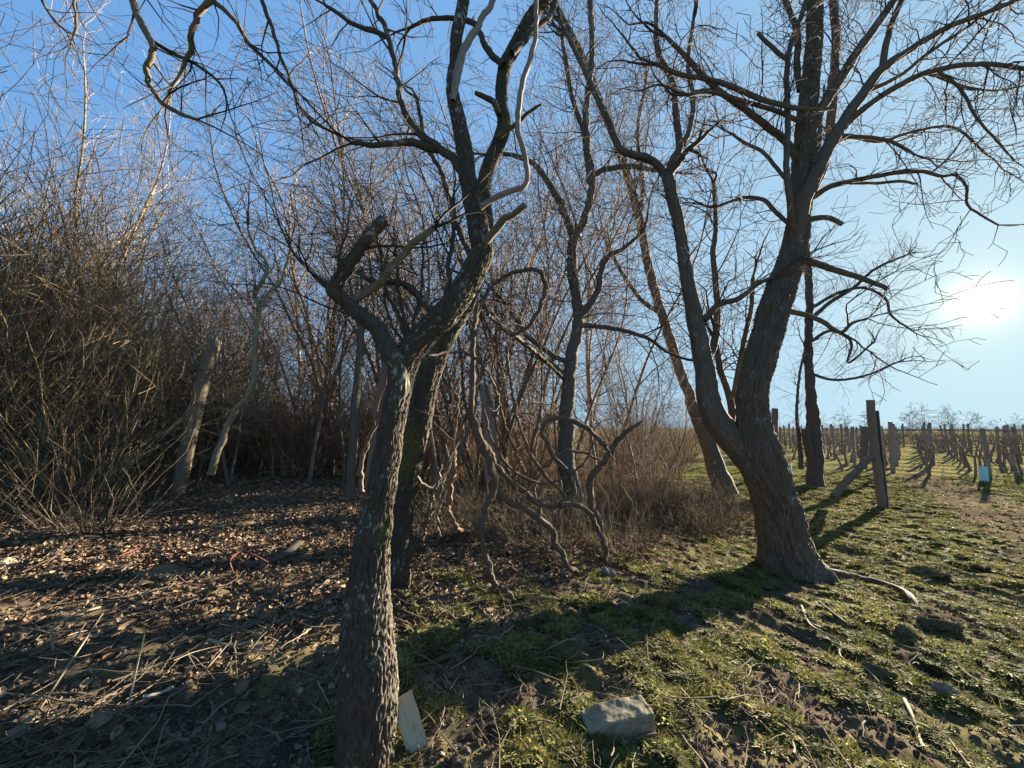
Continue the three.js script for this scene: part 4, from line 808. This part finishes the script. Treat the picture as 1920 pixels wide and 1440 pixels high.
// sawn board leaning at the near trunk
{
  const a = hit(783, 1432), b = along(754, 1306, -a.z + 0.02); a.y = ground(a.x, a.z) - 0.005;
  const len = a.distanceTo(b), g = new THREE.BoxGeometry(0.074, len, 0.026, 14, 60, 4), P = g.attributes.position, c = [];
  for (let i = 0; i < P.count; i++) {
    const x = P.getX(i), y = P.getY(i), z = P.getZ(i), gr = noise(x * 190, y * 6, z * 190), side = Math.abs(x) > 0.0365 ? 1 : 0;
    P.setXYZ(i, x + 0.0007 * gr, y + (Math.abs(y) > len * 0.49 ? 0.002 * noise(x * 70, 2, z * 70) : 0), z + 0.0006 * gr);
    const kn = Math.exp(-((x - 0.008) ** 2 + (y / 1.8 + 0.01) ** 2) / 0.00003);
    c.push(...mix3(mix3(mix3([0.36, 0.33, 0.25], [0.27, 0.24, 0.17], 0.5 + gr), [0.30, 0.17, 0.11], side * 0.8), [0.22, 0.15, 0.09], kn));
  }
  g.setAttribute('color', new THREE.Float32BufferAttribute(c, 3)); g.computeVertexNormals();
  const m = new THREE.Mesh(g, M.wood); place(m, 'wooden_board', 'short pale sawn board propped at the foot of the near trunk', 'board');
  const y = V().subVectors(b, a).normalize(), z0 = V(0.42, 0.35, 1), x = V().crossVectors(y, z0).normalize(), z = V().crossVectors(x, y);
  m.matrixAutoUpdate = true; m.quaternion.setFromRotationMatrix(new THREE.Matrix4().makeBasis(x, y, z)); m.position.copy(a).lerp(b, 0.5);
}
// single sticks and bramble canes that stand out
function stick(name, label, list, c, lift = 0.01, group) {
  const pts = [], rad = []; for (const [px, py, r, up] of list) { const p = hit(px, py + (up ?? 0)); p.y = ground(p.x, p.z); const base = p.clone(); const zc = camDepth(p); p.y += lift + (up ?? 0) * zc / F; pts.push(p); rad.push(worldR(p, r)); }
  const S = spline(pts, rad, 0.012), mb = new MB(); mb.tube(S.pts, S.rad, 7, twig(c, 0.3)); return place(new THREE.Mesh(mb.geometry(), M.wood), name, label, 'stick', group);
}
stick('stick', 'stout straight stick lying near the bottom right of the slope', [[1697, 1325, 4.5], [1712, 1365, 4.5], [1724, 1395, 4.5], [1732, 1418, 4]], [0.24, 0.19, 0.11], 0.015);
stick('stick', 'pale crooked root-like stick winding down the middle of the slope', [[1503, 1147, 3], [1518, 1178, 2.4], [1545, 1205, 2.2], [1574, 1218, 2.4], [1576, 1238, 2.6], [1596, 1255, 2.4], [1622, 1276, 2.2], [1650, 1300, 1.6]], [0.30, 0.25, 0.17], 0.03);
stick('stick', 'thin straight twig below the root of the thick tree', [[1535, 1138, 2], [1560, 1158, 2.2], [1585, 1178, 2.6]], [0.26, 0.22, 0.17], 0.03);
stick('stick', 'straight broken stick inside the hook of the dry vine', [[940, 1105, 3.5], [965, 1115, 4], [995, 1127, 4]], [0.24, 0.19, 0.12]);
stick('stick', 'dark mossy stick at the right flank of the near trunk', [[745, 1262, 5], [790, 1252, 5.5], [845, 1240, 5.5]], [0.09, 0.075, 0.04]);
stick('stick', 'bent pale cane with a sharp corner in the lower left', [[98, 1238, 3, 0], [92, 1190, 3, 40], [130, 1170, 2.6, 50], [180, 1155, 2.2, 50]], [0.34, 0.26, 0.15]);
stick('stick', 'short pale lichen stick across the leaves, lower left', [[388, 1222, 4], [430, 1228, 4], [470, 1232, 3.5]], [0.24, 0.22, 0.15], 0.02);
stick('stick', 'upright dry stem rising from the leaves in the lower left', [[238, 1345, 2.4, 0], [248, 1270, 2.2, 60], [258, 1208, 1.8, 110]], [0.26, 0.22, 0.15]);
stick('stick', 'flat pale bark strip lying among the leaves, lower left', [[265, 1335, 5], [295, 1320, 5], [322, 1312, 3]], [0.30, 0.27, 0.21], 0.015);
stick('stick', 'slanting dry cane leaning at the left edge', [[60, 1380, 2.6, 0], [110, 1290, 2.6, 30], [150, 1222, 2.4, 60], [180, 1170, 2, 90]], [0.20, 0.16, 0.10]);
stick('stick', 'fallen dark log in the leaf litter left of the near trunk', [[405, 1080, 7], [470, 1068, 8], [520, 1058, 9], [560, 1035, 9]], [0.07, 0.055, 0.042], 0.03);
for (const [l, lab] of [[[[172, 1045, 1.6, 20], [215, 1050, 1.8, 30], [260, 1040, 1.6, 30], [330, 1040, 1.6, 30], [385, 1042, 1.6, 30], [440, 1060, 1.4, 20]], 'long red bramble cane trailing across the left foreground'], [[[436, 1094, 1.6, 4], [428, 1070, 1.8, 30], [450, 1050, 1.6, 40], [480, 1058, 1.4, 40], [500, 1065, 1.2, 30]], 'short forked red bramble cane near the fallen log'], [[[330, 1098, 1.6, 20], [350, 1112, 1.6, 20], [375, 1118, 1.4, 16]], 'small red bramble shoot below the long cane']]) stick('bramble_cane', lab, l, [0.15, 0.055, 0.048], 0.02, 'red bramble canes');
// the largest leaves at the lower left
{
  const rng = rngOf(91), geos = [leafGeo(51, 0.5, 0.62), leafGeo(52, 0.8, 0.5), leafGeo(53, -0.4, 0.7)];
  const cs = [[0.15, 0.11, 0.075], [0.12, 0.08, 0.05], [0.18, 0.135, 0.09], [0.10, 0.07, 0.045]].map((c) => { const m = M.leaf.clone(); m.color.setRGB(...c); return m; });
  const L = [[62, 1218, 40], [185, 1245, 60], [225, 1230, 40], [235, 1195, 46], [498, 1208, 44], [450, 1310, 50], [480, 1240, 36], [275, 1400, 50], [180, 1385, 60], [140, 1420, 44], [105, 1400, 40], [400, 1268, 34], [418, 1252, 30], [345, 1262, 34], [350, 1285, 30], [455, 1350, 46], [462, 1400, 44], [320, 1410, 40], [60, 1330, 50], [560, 1240, 30], [555, 1300, 34], [585, 1330, 34], [590, 1330, 30], [520, 1380, 40], [30, 1400, 50], [240, 1290, 36], [120, 1350, 40], [610, 1240, 30], [595, 1190, 28], [300, 1255, 30], [160, 1300, 40], [380, 1330, 34], [410, 1395, 34], [80, 1290, 36]];
  L.forEach(([px, py, s], i) => {
    const p = hit(px, py), zc = camDepth(p), m = new THREE.Mesh(geos[i % 3], cs[i % 4]); place(m, 'fallen_leaf', 'large dead brown leaf lying on the shaded soil in the lower left', 'leaf', 'large fallen leaves in front');
    m.position.set(p.x, ground(p.x, p.z) + 0.018, p.z); m.rotation.set(0.5 * rng(), rng() * 6.28, (rng() - 0.5) * 0.9); m.scale.setScalar(s * zc / F * 0.68);
  });
}
scene.traverse((m) => { if (m.isMesh) { m.castShadow = true; m.receiveShadow = true; } });
let tri = 0; scene.traverse((m) => { if (m.isMesh && !m.isInstancedMesh) tri += m.geometry.index ? m.geometry.index.count / 3 : m.geometry.attributes.position.count / 3; });
console.log('triangles', tri);
renderer.render(scene, camera);
